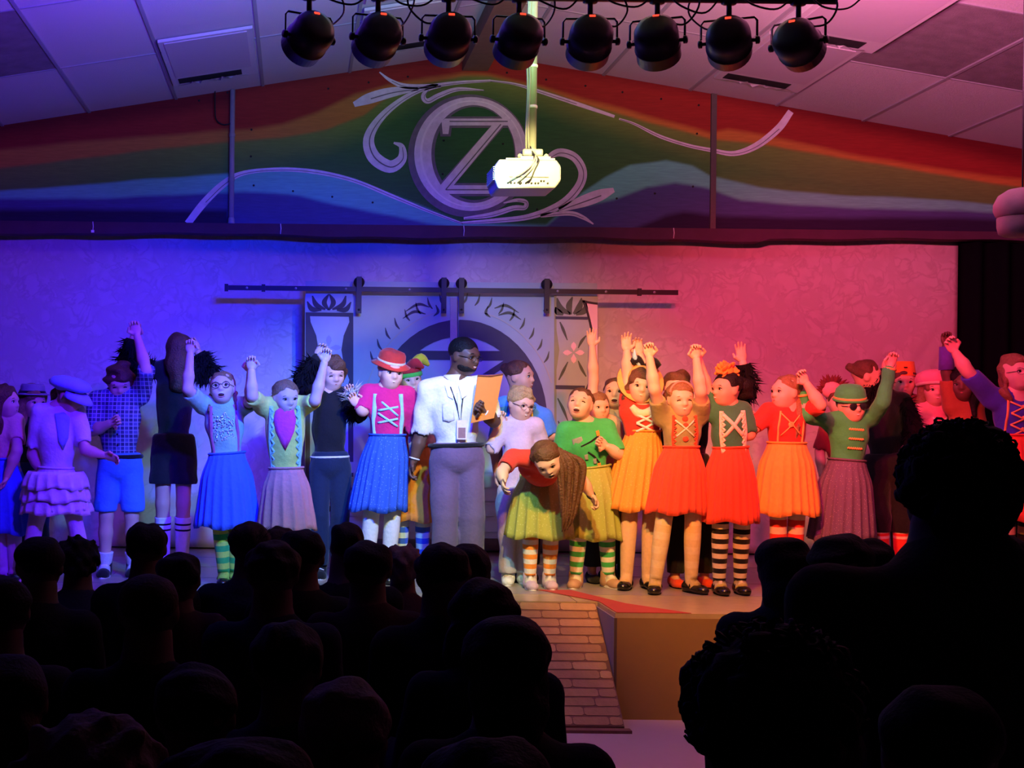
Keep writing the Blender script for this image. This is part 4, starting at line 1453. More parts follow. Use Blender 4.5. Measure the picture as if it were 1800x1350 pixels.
def person(label, D, head, look=(0, 0, 0), hh=.218, sh=None, aL=None, aR=None, waist=None, feet=None, skin='fair', hair=('pulled', 'light'),
           top=None, bottom=None, sock=None, shoe=None, mouth='smile', eyes='open', glasses=None, extra=None, k=1.0, curl=(.7, .7), group='costumed children on the stage', cat='person',
           furL=False, furR=False, hands=(True, True), hipdz=0.0, base=STZ, footang=(0, 0), face=True, seed=0, toe=-1, shdz=0.0, wide=1.06, bodyw=1.0, torso_fw=None, palm=None, headdz=-.02, kneedz=-.03):
    """one figure; pixel keypoints are turned into points at its own distance D"""
    s = F / D
    W = lambda q, dz=0.0: V3(P(q[0], q[1], D + dz + (q[2] if len(q) > 2 else 0)))
    sl, sr = W(sh[0], shdz), W(sh[1], shdz)
    hc = W(head, headdz + shdz)
    pel = W(waist, hipdz)
    pel = pel + V3((0, 0, -.07 * k))
    nk = (sl + sr) / 2 + V3((0, 0, .02))
    upv = unit(nk - pel)
    rt = unit(sr - sl)
    rt = unit(rt - upv * (rt @ upv))
    fw = np.cross(rt, upv)                     # towards the viewer for someone facing us
    if torso_fw is not None:
        fw = unit(V3(torso_fw) - upv * (upv @ V3(torso_fw)))
        rt = np.cross(upv, fw)
    hw = np.linalg.norm(sr - sl) / 2
    fr = hframe(look)
    fx = []
    for i, f_ in enumerate(feet or []):
        fx.append(V3((P(f_, 1030, D).x, D + (.03 if i else 0) + hipdz, base)))
    rootp = Vector(((fx[0][0] + fx[1][0]) / 2, D + hipdz, base)) if fx else Vector((pel[0], D, base))
    root = empty('person', rootp, label, cat, group)
    SK = SKIN[skin]
    # ---- body
    A = (rt, fw, upv)
    bf = Field(.0165)
    tl = np.linalg.norm(nk - pel)
    cw = max(min(hw * .98, .17 * k), .105 * k) * bodyw
    mid = pel + (nk - pel) * .5
    def torso(f, g):
        sk_ = .82 if (bottom and bottom[0] == 'skirt') else .95
        f.ell(pel + upv * .0, A, (.125 * k * bodyw * sk_ + g, .095 * k * bodyw * sk_ + g, .11 * k + g), .05)
        f.ell(pel + (nk - pel) * .45, A, (.106 * k * bodyw + g, .080 * k * bodyw + g, tl * .36 + g), .05)
        f.ell(pel + (nk - pel) * .70, A, (cw * .88 + g, .086 * k * bodyw + g, tl * .30 + g), .05)
        f.cone(sl * .9 + nk * .1, sr * .9 + nk * .1, .048 * k + g, .048 * k + g, .05)
        for S_ in (sl, sr):
            f.cone(nk + upv * .022 * k, S_ * .55 + nk * .45, .048 * k + g * 1.1, .044 * k + g * 1.1, .03)
    torso(bf, 0)
    bf.cone(nk - upv * .02, hc - fr[2] * .30 * hh - fr[1] * .1 * hh, .052 * k, .047 * k, .04)
    arms = []
    for S_, arm, sgn in ((sl, aL, -1), (sr, aR, 1)):
        if arm is None:
            el = S_ + V3((sgn * .05, .03, -.24 * k))
            ha = el + V3((sgn * .0, -.06, -.24 * k))
        else:
            e2, h2 = arm
            el = V3(P(e2[0], e2[1], D + shdz))
            if len(e2) > 2:
                el = V3(P(e2[0], e2[1], D + shdz + e2[2]))
            else:
                l = np.linalg.norm(el - S_)
                dz = -min(math.sqrt(max(0, (.235 * k) ** 2 - l * l)), .15)
                el = V3(P(e2[0], e2[1], D + shdz + dz))
            dy = el[1] - D
            ha = V3(P(h2[0], h2[1], D + dy + (h2[2] if len(h2) > 2 else 0.0)))
        d = unit(ha - el)
        wr = ha - d * .045 * k
        bf.cone(S_, el, .046 * k, .036 * k, .035)
        bf.cone(el, el + (wr - el) * .35, .037 * k, .039 * k, .02)
        bf.cone(el + (wr - el) * .35, wr, .038 * k, .026 * k, .02)
        arms.append((S_, el, wr, ha, d))
    legs = []
    if fx:
        for i, sgn in enumerate((-1, 1)):
            hp = pel + V3((sgn * .066 * k, 0, -.03))
            an = fx[i] + V3((0, 0, .075))
            kn = (hp + an) / 2 + V3((sgn * .004, kneedz, .02))
            bf.cone(hp, kn, .064 * k * bodyw, .046 * k, .03)
            bf.cone(kn, kn + (an - kn) * .35, .046 * k, .047 * k, .02)
            bf.cone(kn + (an - kn) * .35, an, .047 * k, .031 * k, .02)
            fd = unit((math.sin(math.radians(footang[i])) * 1.0, toe * math.cos(math.radians(footang[i])), 0))
            bf.cone(an - V3((0, 0, .035)), an + fd * .10 * k - V3((0, 0, .05)), .032 * k, .022 * k, .02)
            legs.append((hp, kn, an, fd))
    V, Q = bf.mesh()
    mb = MB()
    mb.V = [tuple(v) for v in V]
    mb.F = [tuple(int(a) for a in q) for q in Q]
    mb.M = [0] * len(Q)
    hf = head_field(hc, fr, hh, nk + upv * .01, wide=wide)
    v, q = hf.mesh()
    mb.add(v, q)
    for i, (S_, el, wr, ha, d) in enumerate(arms):
        if not hands[i]:
            continue
        hfd = Field(.0052)
        pn = V3(palm[i]) if palm else (V3((0, -1, .1)) if d[2] > .3 else V3(((1, -1)[i], -.3, 0)))
        hand_prims(hfd, wr, d, pn, .86 * k, curl[i], (1, -1)[i])
        v, q = hfd.mesh()
        mb.add(v, q)
    body = mb.build('body', SK, root)
    ctx = dict(root=root, hc=hc, fr=fr, hh=hh, nk=nk, pel=pel, rt=rt, fw=fw, up=upv, hw=max(hw, .12), arms=arms, legs=legs, D=D, k=k, W=W, body=body, sl=sl, sr=sr)
    # ---- head
    if face:
        face_parts(root, hc, fr, hh, mouth, eyes, glasses, HAIR.get(hair[1] if hair else 'brown', HAIR['brown']) if skin != 'dark' else HAIR['black'])
    if hair:
        f = hair_field(hc, fr, hh, hair[0], nk, seed, wide=wide)
        v, q = f.mesh()
        mk('hair', v, q, HAIR[hair[1]], root)
        ctx['hairf'] = f
    # ---- top
    if top:
        m_, sleeve = top[0], top[1]
        tf = Field(.0135)
        torso(tf, .010)
        for i, (S_, el, wr, ha, d) in enumerate(arms):
            if sleeve <= 0:
                continue
            if sleeve <= 1:
                e = S_ + (el - S_) * sleeve
                dd = unit(el - S_)
                tf.cone(S_, e + dd * .02, .061 * k, .057 * k if sleeve > .5 else .05 * k, .03)
            else:
                tf.cone(S_, el, .056 * k, .048 * k, .03)
                e = el + (wr - el) * (sleeve - 1)
                tf.cone(el, e, .047 * k, .040 * k, .02)
        if 0 < sleeve <= 1:
            for i, (S_, el, wr, ha, d) in enumerate(arms):
                dd = unit(el - S_)
                tf.ell(S_ + (el - S_) * sleeve + dd * .062 * k, A, (.062 * k,) * 3, .006, sub=True)
        tf.ell(nk + upv * .075 + fw * .03, A, (.062 * k, .062 * k, .06), .012, sub=True)
        hem = top[2] if len(top) > 2 else -.02
        tf.clip(pel + upv * hem, -upv)
        tf.disp = noise_fn(38, .0045, seed + 5, 8)
        v, q = tf.mesh()
        shirt = mk('shirt', v, q, m_, root)
        ctx['shirt'] = shirt
        ctx['tf'] = tf
    for i, fur in enumerate((furL, furR)):
        if fur:
            S_, el, wr, ha, d = arms[i]
            L = fur if isinstance(fur, float) else .06
            mbf = tufts([S_, (S_ + el) / 2, el, (el + wr) / 2, wr - d * .02], [.065 * k, .07 * k, .066 * k, .056 * k, .046 * k], 620, L, seed + i, .8)
            mbf.build('fur_sleeve', FUR, root, smooth=False)
    # ---- bottom
    if bottom:
        kind = bottom[0]
        if kind == 'skirt':
            _, m_, (wl, wr_, wy), (hl, hr_, hy), npl = bottom[:5]
            wc = W(((wl + wr_) / 2, wy), hipdz)
            hcn = W(((hl + hr_) / 2, hy), hipdz)
            wrx = (wr_ - wl) / 2 / s
            hrx = (hr_ - hl) / 2 / s
            dep = bottom[5] if len(bottom) > 5 else .78
            v, q = skirt_mesh(wc, (max(wrx * .9, .112 * k), max(wrx * .74, .094 * k)), hcn, (max(hrx, .19 * k), max(hrx * dep, .165 * k)), npl * 1.7, .085, seed)
            so = mk('skirt', v, q, m_, root)
            sm = so.modifiers.new('solid', 'SOLIDIFY')
            sm.thickness = .006
            wb = mk('waistband', *tube([wc + rt * (max(wrx * .9, .112 * k) + .003) * math.cos(a) + fw * (max(wrx * .74, .094 * k) + .003) * math.sin(a) for a in np.linspace(0, 2 * math.pi, 33)], .008, 6, cap=False), m_ if not isinstance(m_, list) else m_[0], so)
            ctx['skirt'] = so
        else:
            _, m_, frac, g = bottom[:4]
            pf = Field(.016)
            pf.ell(pel + upv * .0, A, (.118 * k * bodyw + g, .094 * k * bodyw + g, .115 * k), .04)
            pf.ell(pel + upv * .055 * k, A, (.110 * k * bodyw + g, .086 * k * bodyw + g, .07 * k), .04)
            ez = 0
            for hp, kn, an, fd in legs:
                if frac <= 1:
                    e = hp + (kn - hp) * frac
                    sg = -1 if hp[0] < pel[0] else 1
                    pf.cone(hp, e + (kn - hp) * .15 + V3((sg * .012, 0, 0)), .062 * k * bodyw + g, .058 * k + g, .012)
                else:
                    pf.cone(hp, kn, .064 * k * bodyw + g, .050 * k * bodyw + g, .012)
                    e = kn + (an - kn) * (frac - 1)
                    pf.cone(kn, e - V3((0, 0, .04)), .050 * k * bodyw + g, .043 * k + g * 1.2, .012)
                ez = min(e[2], ez) if ez else e[2]
            pf.clip(V3((0, 0, ez)), V3((0, 0, -1)))
            pf.clip(pel + upv * .085 * k, upv)
            pf.disp = noise_fn(34, .004, seed + 9)
            v, q = pf.mesh()
            ctx['pants'] = mk('trousers' if frac > 1 else 'shorts', v, q, m_, root)
    # ---- socks and shoes
    for i, (hp, kn, an, fd) in enumerate(legs):
        if sock:
            ma, mb_, nst, t0 = sock[:4]
            n_ = nst * 2 * 2
            pts, rads, mi = [], [], []
            st0 = hp + (kn - hp) * t0 if t0 <= 1 else kn + (an - kn) * (t0 - 1)
            path = [st0, kn, kn + (an - kn) * .35, an] if t0 < 1 else [st0, kn + (an - kn) * max(.5, t0 - .9), an - V3((0, 0, 0))]
            rr_ = ([(.072 - .016 * t0) * k, .055 * k, .055 * k, .040 * k] if t0 < 1 else [.055 * k, .051 * k, .040 * k])
            cum = [0]
            for a, b in zip(path[:-1], path[1:]):
                cum.append(cum[-1] + np.linalg.norm(b - a))
            for q in range(n_ + 1):
                u = cum[-1] * q / n_
                px_ = [np.interp(u, cum, [p[j] for p in path]) for j in range(3)]
                pts.append(V3(px_))
                rads.append(np.interp(u, cum, rr_))
            pts.append(an + fd * .04 * k - V3((0, 0, .035)))
            rads.append(.042 * k)
            v, f = tube([Vector(p) for p in pts], rads, 14)
            mi = []
            for q in range(len(pts) - 1):
                if len(sock) > 4:        # cuff bands only near the top
                    mi += [1 if q in sock[4] else 0] * 14
                else:
                    mi += [(q // 2) % 2] * 14
            mi += [0, 0]
            mk('stocking', v, f, [ma, mb_], root, mi)
        if shoe:
            st_, m_ = shoe[:2]
            side = np.cross(fd, V3((0, 0, 1)))
            A2 = (fd, side, V3((0, 0, 1)))
            b0 = V3((an[0], an[1], base))
            sf = Field(.0085)
            L = .105 * k
            sf.cone(b0 - fd * .03 * k + V3((0, 0, .032)), b0 + fd * L + V3((0, 0, .022)), .036 * k, .030 * k, .02)
            sf.ell(b0 + fd * (L * .75) + V3((0, 0, .026)), A2, (.07 * k, .044 * k, .034 * k), .02)
            sf.ell(b0 - fd * .012 + V3((0, 0, .04)), A2, (.058 * k, .040 * k, .045 * k), .02)
            if st_ == 'sneaker':
                sf.cone(b0 + V3((0, 0, .04)), b0 + V3((0, 0, .09)) - fd * .01, .046 * k, .048 * k, .02)
            else:
                sf.ell(b0 + fd * .035 * k + V3((0, 0, .082)), A2, (.065 * k, .034 * k, .034), .01, sub=True)
            sf.clip(b0 + V3((0, 0, .004)), V3((0, 0, -1)))
            v, q = sf.mesh()
            so = mk('shoe', v, q, m_, root)
            sv = []
            for kk in range(20):
                a = 2 * math.pi * kk / 20
                w_ = .041 * k * (1 + .12 * math.cos(a))
                sv.append(b0 + fd * (.036 * k + .108 * k * math.cos(a)) + side * w_ * math.sin(a))
            sv = [q_ + V3((0, 0, .001)) for q_ in sv] + [q_ + V3((0, 0, .016 if st_ == 'sneaker' else .009)) for q_ in sv]
            mk('sole', sv, [tuple(range(19, -1, -1)), tuple(range(20, 40))] + [(j, (j + 1) % 20, 20 + (j + 1) % 20, 20 + j) for j in range(20)], shoe[2] if len(shoe) > 2 else M_black, so, smooth=False)
            if st_ == 'maryjane':
                mk('strap', *tube([b0 + fd * .028 * k + side * .042 * k * math.cos(a) + V3((0, 0, .042 + .036 * math.sin(a))) for a in np.linspace(0, math.pi, 9)], .006, 6), m_, so)
            if st_ == 'sneaker':
                for q_ in range(3):
                    c_ = b0 + fd * (.03 + .022 * q_) * k + V3((0, 0, .083 - .012 * q_))
                    mk('lace', *tube([c_ - side * .026 * k - V3((0, 0, .008)), c_ + V3((0, 0, .002)), c_ + side * .026 * k - V3((0, 0, .008))], .004, 5), M_teeth, so)
    if extra:
        extra(ctx)
    return ctx


FUR = mat('black_fur', (0.006, 0.005, 0.007), 0.9, 0.3, 40, spec=0.1)


# ---- head wear
def hat(ctx, name, prof, m, z=.30, y=-.05, tilt=0, sx=1, sy=1.08, seg=28, wob=0.0):
    ex, fw, up = [Vector(a) for a in ctx['fr']]
    hh = ctx['hh']
    o = Vector(ctx['hc']) + (fw * y + up * z) * hh
    if tilt:
        R_ = Matrix.Rotation(math.radians(tilt), 3, ex)
        fw, up = R_ @ fw, R_ @ up
    v, f = lathe([(a * hh, b * hh) for a, b in prof], o, ex, fw, up, seg, sx, sy)
    if wob:
        v = [p + up * (wob * hh * math.sin(3 * i / seg * 2 * math.pi)) for i, p in enumerate(v)]
    return mk(name, v, f, m, ctx['root'])


def hp(ctx, x, y, z):
    ex, fw, up = ctx['fr']
    return Vector(ctx['hc'] + (ex * x + fw * y + up * z) * ctx['hh'])


def laces(ctx, m, rows=3, w_=.014, u=.45, v0=.38, v1=.85):
    for r in range(rows):
        a, b = v0 + (v1 - v0) * r / rows, v0 + (v1 - v0) * (r + 1) / rows
        surf_strip(ctx['tf'], ctx, [(-u, a), (u, b)], w_, 'lace', m, ctx['shirt'])
        surf_strip(ctx['tf'], ctx, [(u, a), (-u, b)], w_, 'lace', m, ctx['shirt'], lift=.007)


def suspenders(ctx, m, w_=.03, u=.62, frilly=False):
    for s in (-1, 1):
        o = surf_strip(ctx['tf'], ctx, [(s * u * .85, .1), (s * u, .5), (s * u * .9, .96)], w_, 'suspender', m, ctx['shirt'], th=.006)
        if frilly:
            uv = [(s * u * .85 + (.07 if q % 2 else -.07), .1 + .84 * q / 16) for q in range(17)]
            surf_strip(ctx['tf'], ctx, uv, w_ * .5, 'frill', m, o, n=2, lift=.008)


def buttons(ctx, m, us=((0, .45), (0, .6), (0, .75)), r=.014):
    Q = on_surf(ctx['tf'], ctx, us)
    fw, rt, up = [Vector(a) for a in (ctx['fw'], ctx['rt'], ctx['up'])]
    for q in Q:
        v, f = lathe([(r, 0), (r, .004), (r * .6, .007)], Vector(q), rt, up, fw, 14)
        mk('button', v, f, m, ctx['shirt'])


def patch(ctx, uv, name, m, lift=.006, parent=None):
    """flat applique following the shirt front; uv outline around its centre"""
    cu, cv = sum(a for a, b in uv) / len(uv), sum(b for a, b in uv) / len(uv)
    pts = [(cu, cv)]
    n = len(uv)
    for ring_ in (.33, .66, 1.0):
        pts += [(cu + (a - cu) * ring_, cv + (b - cv) * ring_) for a, b in uv]
    Q = on_surf(ctx['tf'], ctx, pts) + ctx['fw'] * lift
    Fc = [(0, 1 + i, 1 + (i + 1) % n) for i in range(n)]
    for r in range(2):
        b = 1 + r * n
        Fc += [(b + i, b + n + i, b + n + (i + 1) % n, b + (i + 1) % n) for i in range(n)]
    o = mk(name, Q, Fc, m, parent or ctx['shirt'])
    s_ = o.modifiers.new('solid', 'SOLIDIFY')
    s_.thickness = .004
    s_.offset = 0
    return o


def shape(ctx, pts, rads, name, m, parent=None, seg=8):
    return mk(name, *tube(catmull(pts, 5) if len(pts) > 2 else pts, rads if not hasattr(rads, '__len__') else list(np.interp(np.linspace(0, 1, (len(pts) - 1) * 5 + 1 if len(pts) > 2 else 2), np.linspace(0, 1, len(rads)), rads)), seg), m, parent or ctx['root'])

# ================================================================== the cast on the stage
def cl(name, col, **kw):
    a = dict(rough=.85, noise=.12, nscale=40, bump=.25, bscale=45, spec=.15, sheen=.15)
    a.update(kw)
    return mat('cloth_' + name, col, a['rough'], a['noise'], a['nscale'], a['bump'], a['bscale'], 0, None, a['spec'], a['sheen'])


def dots(name, col, col2, scale=60, size=.22):
    """small printed dots"""
    m = bpy.data.materials.new('cloth_' + name)
    m.use_nodes = True
    nt = m.node_tree
    b = nt.nodes['Principled BSDF']
    b.inputs['Roughness'].default_value = .85
    b.inputs['Specular IOR Level'].default_value = .15
    tc = nt.nodes.new('ShaderNodeTexCoord')
    vo = nt.nodes.new('ShaderNodeTexVoronoi')
    vo.inputs['Scale'].default_value = scale
    nt.links.new(tc.outputs['Object'], vo.inputs['Vector'])
    lt = nt.nodes.new('ShaderNodeMath')
    lt.operation = 'LESS_THAN'
    lt.inputs[1].default_value = size
    nt.links.new(vo.outputs['Distance'], lt.inputs[0])
    mx = nt.nodes.new('ShaderNodeMix')
    mx.data_type = 'RGBA'
    mx.inputs[6].default_value = (*col, 1)
    mx.inputs[7].default_value = (*col2, 1)
    nt.links.new(lt.outputs[0], mx.inputs[0])
    nt.links.new(mx.outputs[2], b.inputs['Base Color'])
    return m


def plaid(name, a, b_, c):
    m = bpy.data.materials.new('cloth_' + name)
    m.use_nodes = True
    nt = m.node_tree
    b = nt.nodes['Principled BSDF']
    b.inputs['Roughness'].default_value = .9
    b.inputs['Specular IOR Level'].default_value = .1
    tc = nt.nodes.new('ShaderNodeTexCoord')
    prev = None
    base = nt.nodes.new('ShaderNodeRGB')
    base.outputs[0].default_value = (*a, 1)
    prev = base.outputs[0]
    for direction, sc_, col in (('X', 5.5, b_), ('Z', 5.5, b_), ('X', 11, c), ('Z', 11, c)):
        wv = nt.nodes.new('ShaderNodeTexWave')
        wv.bands_direction = direction
        wv.inputs['Scale'].default_value = sc_
        nt.links.new(tc.outputs['Object'], wv.inputs['Vector'])
        gt = nt.nodes.new('ShaderNodeMath')
        gt.operation = 'GREATER_THAN'
        gt.inputs[1].default_value = .62 if sc_ < 8 else .9
        nt.links.new(wv.outputs['Fac'], gt.inputs[0])
        ml = nt.nodes.new('ShaderNodeMath')
        ml.operation = 'MULTIPLY'
        ml.inputs[1].default_value = .55
        nt.links.new(gt.outputs[0], ml.inputs[0])
        mx = nt.nodes.new('ShaderNodeMix')
        mx.data_type = 'RGBA'
        mx.inputs[7].default_value = (*col, 1)
        nt.links.new(ml.outputs[0], mx.inputs[0])
        nt.links.new(prev, mx.inputs[6])
        prev = mx.outputs[2]
    nt.links.new(prev, b.inputs['Base Color'])
    return m


C_white = cl('white', (0.72, 0.71, 0.70))
C_cream = cl('cream', (0.70, 0.62, 0.45))
C_black = cl('black', (0.010, 0.010, 0.013))
C_blue = cl('blue', (0.05, 0.12, 0.62))
C_denim = cl('bright_blue', (0.06, 0.22, 0.75))
C_navyp = cl('navy_pants', (0.012, 0.022, 0.05))
C_green = cl('green', (0.05, 0.42, 0.12))
C_sage = cl('sage_green', (0.30, 0.50, 0.32))
C_lime = cl('lime_yellow', (0.62, 0.68, 0.12))
C_olive = cl('olive', (0.26, 0.24, 0.10))
C_red = cl('red', (0.62, 0.045, 0.03))
C_redskirt = cl('orange_red', (0.72, 0.07, 0.03))
C_orange = cl('orange', (0.78, 0.26, 0.04))
C_amber = cl('amber', (0.80, 0.36, 0.06))
C_magenta = cl('magenta', (0.62, 0.02, 0.16))
C_sky = cl('sky_blue', (0.32, 0.62, 0.82))
C_purple = cl('purple_grey', (0.13, 0.085, 0.15))
C_peach = cl('peach', (0.75, 0.42, 0.32))
C_brownpink = cl('rosy_brown', (0.60, 0.22, 0.20))
C_olskirt = dots('olive_dots', (0.36, 0.38, 0.09), (0.46, 0.47, 0.16), 55, .25)
C_dotblue = dots('blue_dots', (0.03, 0.10, 0.50), (0.12, 0.25, 0.70), 60, .2)
C_dotor = dots('orange_dots', (0.80, 0.30, 0.05), (0.85, 0.42, 0.12), 60, .2)
C_dotpur = dots('purple_dots', (0.13, 0.09, 0.16), (0.30, 0.25, 0.32), 75, .18)
C_lav = cl('lavender', (0.52, 0.42, 0.58))
C_greyp = cl('grey_sweat', (0.45, 0.43, 0.50))
C_grey = cl('grey_tee', (0.33, 0.30, 0.33))
C_taupe = cl('taupe', (0.15, 0.095, 0.18))
C_forest = cl('forest', (0.04, 0.18, 0.09))
C_plaid = plaid('blue_plaid', (0.10, 0.10, 0.30), (0.02, 0.02, 0.07), (0.45, 0.45, 0.62))
C_tightpeach = cl('peach_tights', (0.72, 0.45, 0.30))
C_tightsand = cl('sand_tights', (0.72, 0.52, 0.28))
C_tightsand2 = cl('sand_tights_light', (0.76, 0.58, 0.36))
C_pinkheart = cl('pink_felt', (0.75, 0.05, 0.28))
C_gold = mat('gold_braid', (0.75, 0.42, 0.12), 0.4, .1)
C_tan = mat('tan_leather', (0.45, 0.28, 0.18), 0.6, .1)
C_patent = mat('black_patent', (0.012, 0.010, 0.010), 0.22, .0, spec=.6)
C_straw = mat('straw', (0.72, 0.38, 0.10), 0.8, .2, 60)
C_hatblue = cl('cap_blue', (0.25, 0.35, 0.72))
C_hatgrey = cl('fedora_grey', (0.25, 0.24, 0.30))
C_dkred = cl('dark_red', (0.16, 0.025, 0.03))
C_pinkpale = cl('pale_pink', (0.75, 0.30, 0.36))
C_sequin = mat('silver_sequins', (0.6, 0.62, 0.65), 0.25, .3, 200, metal=.6)
C_clip = mat('orange_folder', (0.75, 0.24, 0.04), 0.7, .08)


def ex_none(c):
    pass


# --- girl at the left edge, long hair, blue skirt
person('girl in peach top and blue skirt cut off by the left edge', 9.17, (8, 706), (75, 0, 0), sh=((-18, 741), (28, 741)), aL=((-24, 790), (-6, 845)), aR=((30, 792), (8, 848)), waist=(6, 806), feet=(4, 24),
       hair=('long', 'brown'), top=(C_peach, .6), bottom=('skirt', C_blue, (-22, 28, 806), (-30, 45, 937), 9), sock=(C_white, C_white, 4, .3), shoe=('maryjane', C_patent), mouth='closed', seed=1)


def ex_fedora(c):
    h = hat(c, 'fedora', [(.60, .0), (.62, .02), (.44, .05), (.42, .10), (.40, .30), (.36, .38), (.20, .36), (.05, .34)], C_hatgrey, z=.22, tilt=-4)
    hat(c, 'hat_band', [(.43, .06), (.435, .07), (.425, .14), (.41, .15)], C_black, z=.22, tilt=-4)


person('long-haired child in grey fedora hat behind the cap girl', 9.9, (58, 706), (40, -5, 0), sh=((36, 742), (80, 742)), waist=(58, 815), feet=(46, 70), hair=('wavy', 'light'), top=(C_black, 1.9), bottom=('pants', C_navyp, 1.9, .012), shoe=('flat', C_patent), mouth='closed', extra=ex_fedora, seed=2)


def ex_cap(c):
    hat(c, 'newsboy_cap', [(.40, -.04), (.44, .0), (.60, .07), (.64, .16), (.54, .28), (.30, .36), (.06, .38)], C_hatblue, z=.17, y=-.12, tilt=-8, wob=.015)
    ex, fw, up = [Vector(a) for a in c['fr']]
    pts = []
    v, f = [], []
    for j in range(5):
        for i in range(13):
            a = math.pi * i / 12
            r = .40 + .11 * j
            v.append(hp(c, .42 * math.cos(a) * (1 + .05 * j), .10 + math.sin(a) * (.28 + .115 * j), .20 - .02 * j * j * .6))
    for j in range(4):
        for i in range(12):
            f.append((j * 13 + i, j * 13 + i + 1, (j + 1) * 13 + i + 1, (j + 1) * 13 + i))
    o = mk('visor', v, f, C_hatblue, c['root'])
    s_ = o.modifiers.new('solid', 'SOLIDIFY'); s_.thickness = .006
    # wide bib scarf
    patch(c, [(-.05, .95), (.45, .98), (.8, .9), (.75, .6), (.5, .42), (.25, .55)], 'neck_scarf', C_hatblue, .014)
    # tiers of ruffles
    for t in range(3):
        W = c['W']
        y0 = 828 + 22 * t
        wc, hc_ = W((98, y0)), W((98, y0 + 30))
        v, f = skirt_mesh(wc, (.185 + .012 * t, .15), hc_, (.225 + .008 * t, .18), 17, .07, 30 + t, nz=5)
        q = mk('ruffle_tier', v, f, C_white, c['root'])
        q.modifiers.new('solid', 'SOLIDIFY').thickness = .005


person('girl in blue newsboy cap, loose white blouse and ruffled bloomers', 9.0, (124, 696), (62, -22, 0), sh=((70, 726), (134, 727)), aL=((57, 800, .02), (82, 846)), aR=((150, 792, -.08), (194, 803)), waist=(98, 822), feet=(48, 150),
       hair=('ponytail', 'light'), top=(C_white, .75), bottom=('skirt', C_white, (66, 132, 822), (42, 156, 898), 14), sock=(C_white, C_white, 4, .1), shoe=('flat', C_white), mouth='closed', extra=ex_cap, seed=3, bodyw=1.12, curl=(.3, .45))

# --- boy in plaid
person('boy in blue plaid shirt and bright blue shorts looking down', 9.5, (210, 670), (10, -32, 4), sh=((170, 703), (247, 696)), aL=((163, 757, -.07), (204, 740, -.13)), aR=((257, 652), (238, 578)), waist=(211, 800), feet=(184, 233),
       hair=('shaggy', 'brown'), top=(C_plaid, .95, -.03), bottom=('shorts', C_denim, .92, .02), sock=(C_white, C_white, 3, 1.72), shoe=('sneaker', C_black, C_white), mouth='closed', eyes='closed', seed=4, k=1.08, curl=(.8, .9), bodyw=1.1,
       extra=lambda c: (buttons(c, C_black, ((0, .3), (0, .45), (0, .6), (0, .75)), .007), mk('belt', *tube([c['pel'] + c['up'] * .065 + c['rt'] * .155 * math.cos(a) + c['fw'] * .125 * math.sin(a) for a in np.linspace(0, 6.2832, 25)], .016, 6), C_black, c['root'])))

# --- monkey seen from behind
person('figure in black seen from behind with long brown hair and furry raised arms', 9.75, (315, 616), (180, 0, 0), hh=.225, sh=((272, 651), (342, 651)), aL=((222, 642, .02), (238, 580)), aR=((369, 655, .02), (341, 607)), waist=(306, 766), feet=(287, 319), skin='tan',
       hair=('back_long', 'brown'), top=(C_black, .0, -.02), bottom=('shorts', C_black, .62, .026), sock=(C_white, C_black, 12, 1.22, (6, 7, 12, 13)), shoe=('sneaker', C_white, C_white), furL=.075, furR=.075, face=False, toe=1, seed=5, k=1.12, curl=(.9, .9))


# --- girl in sage shirt, glasses
def ex_sage(c):
    suspenders(c, cl('rose_strap', (0.45, 0.10, 0.20)), .026, .66)
    mb = MB()
    r = np.random.default_rng(3)
    Q = on_surf(c['tf'], c, [(r.uniform(-.5, .5), r.uniform(.35, .85)) for _ in range(110)])
    for q in Q:
        v, f = ellv(Vector(q) + Vector(c['fw']) * .004, (Vector(c['rt']), Vector(c['fw']), Vector(c['up'])), (.006, .003, .006), 6, 4)
        mb.add(v, f)
    tag(mb.build('sequin_yoke', C_sequin, c['shirt']), kind='stuff')


person('girl with dark round glasses, sage shirt and long blue skirt, arms raised', 9.1, (391, 682), (-4, 12, 4), sh=((357, 712), (427, 715)), aL=((330, 684), (335, 610)), aR=((440, 706), (440, 642)), waist=(400, 797), feet=(393, 412),
       hair=('braids', 'light'), top=(C_sage, .7), bottom=('skirt', C_blue, (364, 434, 796), (342, 458, 926), 11), sock=(C_lime, C_green, 9, .0), shoe=('maryjane', C_patent), mouth='open', glasses='round', extra=ex_sage, seed=6, curl=(.95, .95))


# --- girl with heart bib
def ex_heart(c):
    suspenders(c, cl('mint_frill', (0.35, 0.62, 0.42)), .03, .70, True)
    hp_ = [(.0, .98), (.2, 1.04), (.42, 1.0), (.52, .88), (.42, .72), (.2, .58), (.0, .47), (-.2, .58), (-.42, .72), (-.52, .88), (-.42, 1.0), (-.2, 1.04)]
    o = patch(c, [(a, b - .1) for a, b in hp_], 'heart_bib', C_pinkheart, .010)
    buttons(c, C_cream, ((0, .72),), .014)


person('girl in lime yellow shirt with pink heart bib and rosy brown skirt', 9.0, (502, 698), (22, -10, 3), sh=((463, 715), (538, 712)), aL=((443, 696), (442, 639)), aR=((554, 704), (573, 625)), waist=(503, 822), feet=(492, 520),
       hair=('pulled', 'light'), top=(C_lime, .8), bottom=('skirt', C_brownpink, (470, 536, 822), (455, 557, 930), 10), sock=(C_white, C_white, 4, .2), shoe=('maryjane', C_patent), mouth='smile', extra=ex_heart, seed=7, curl=(.95, .95))

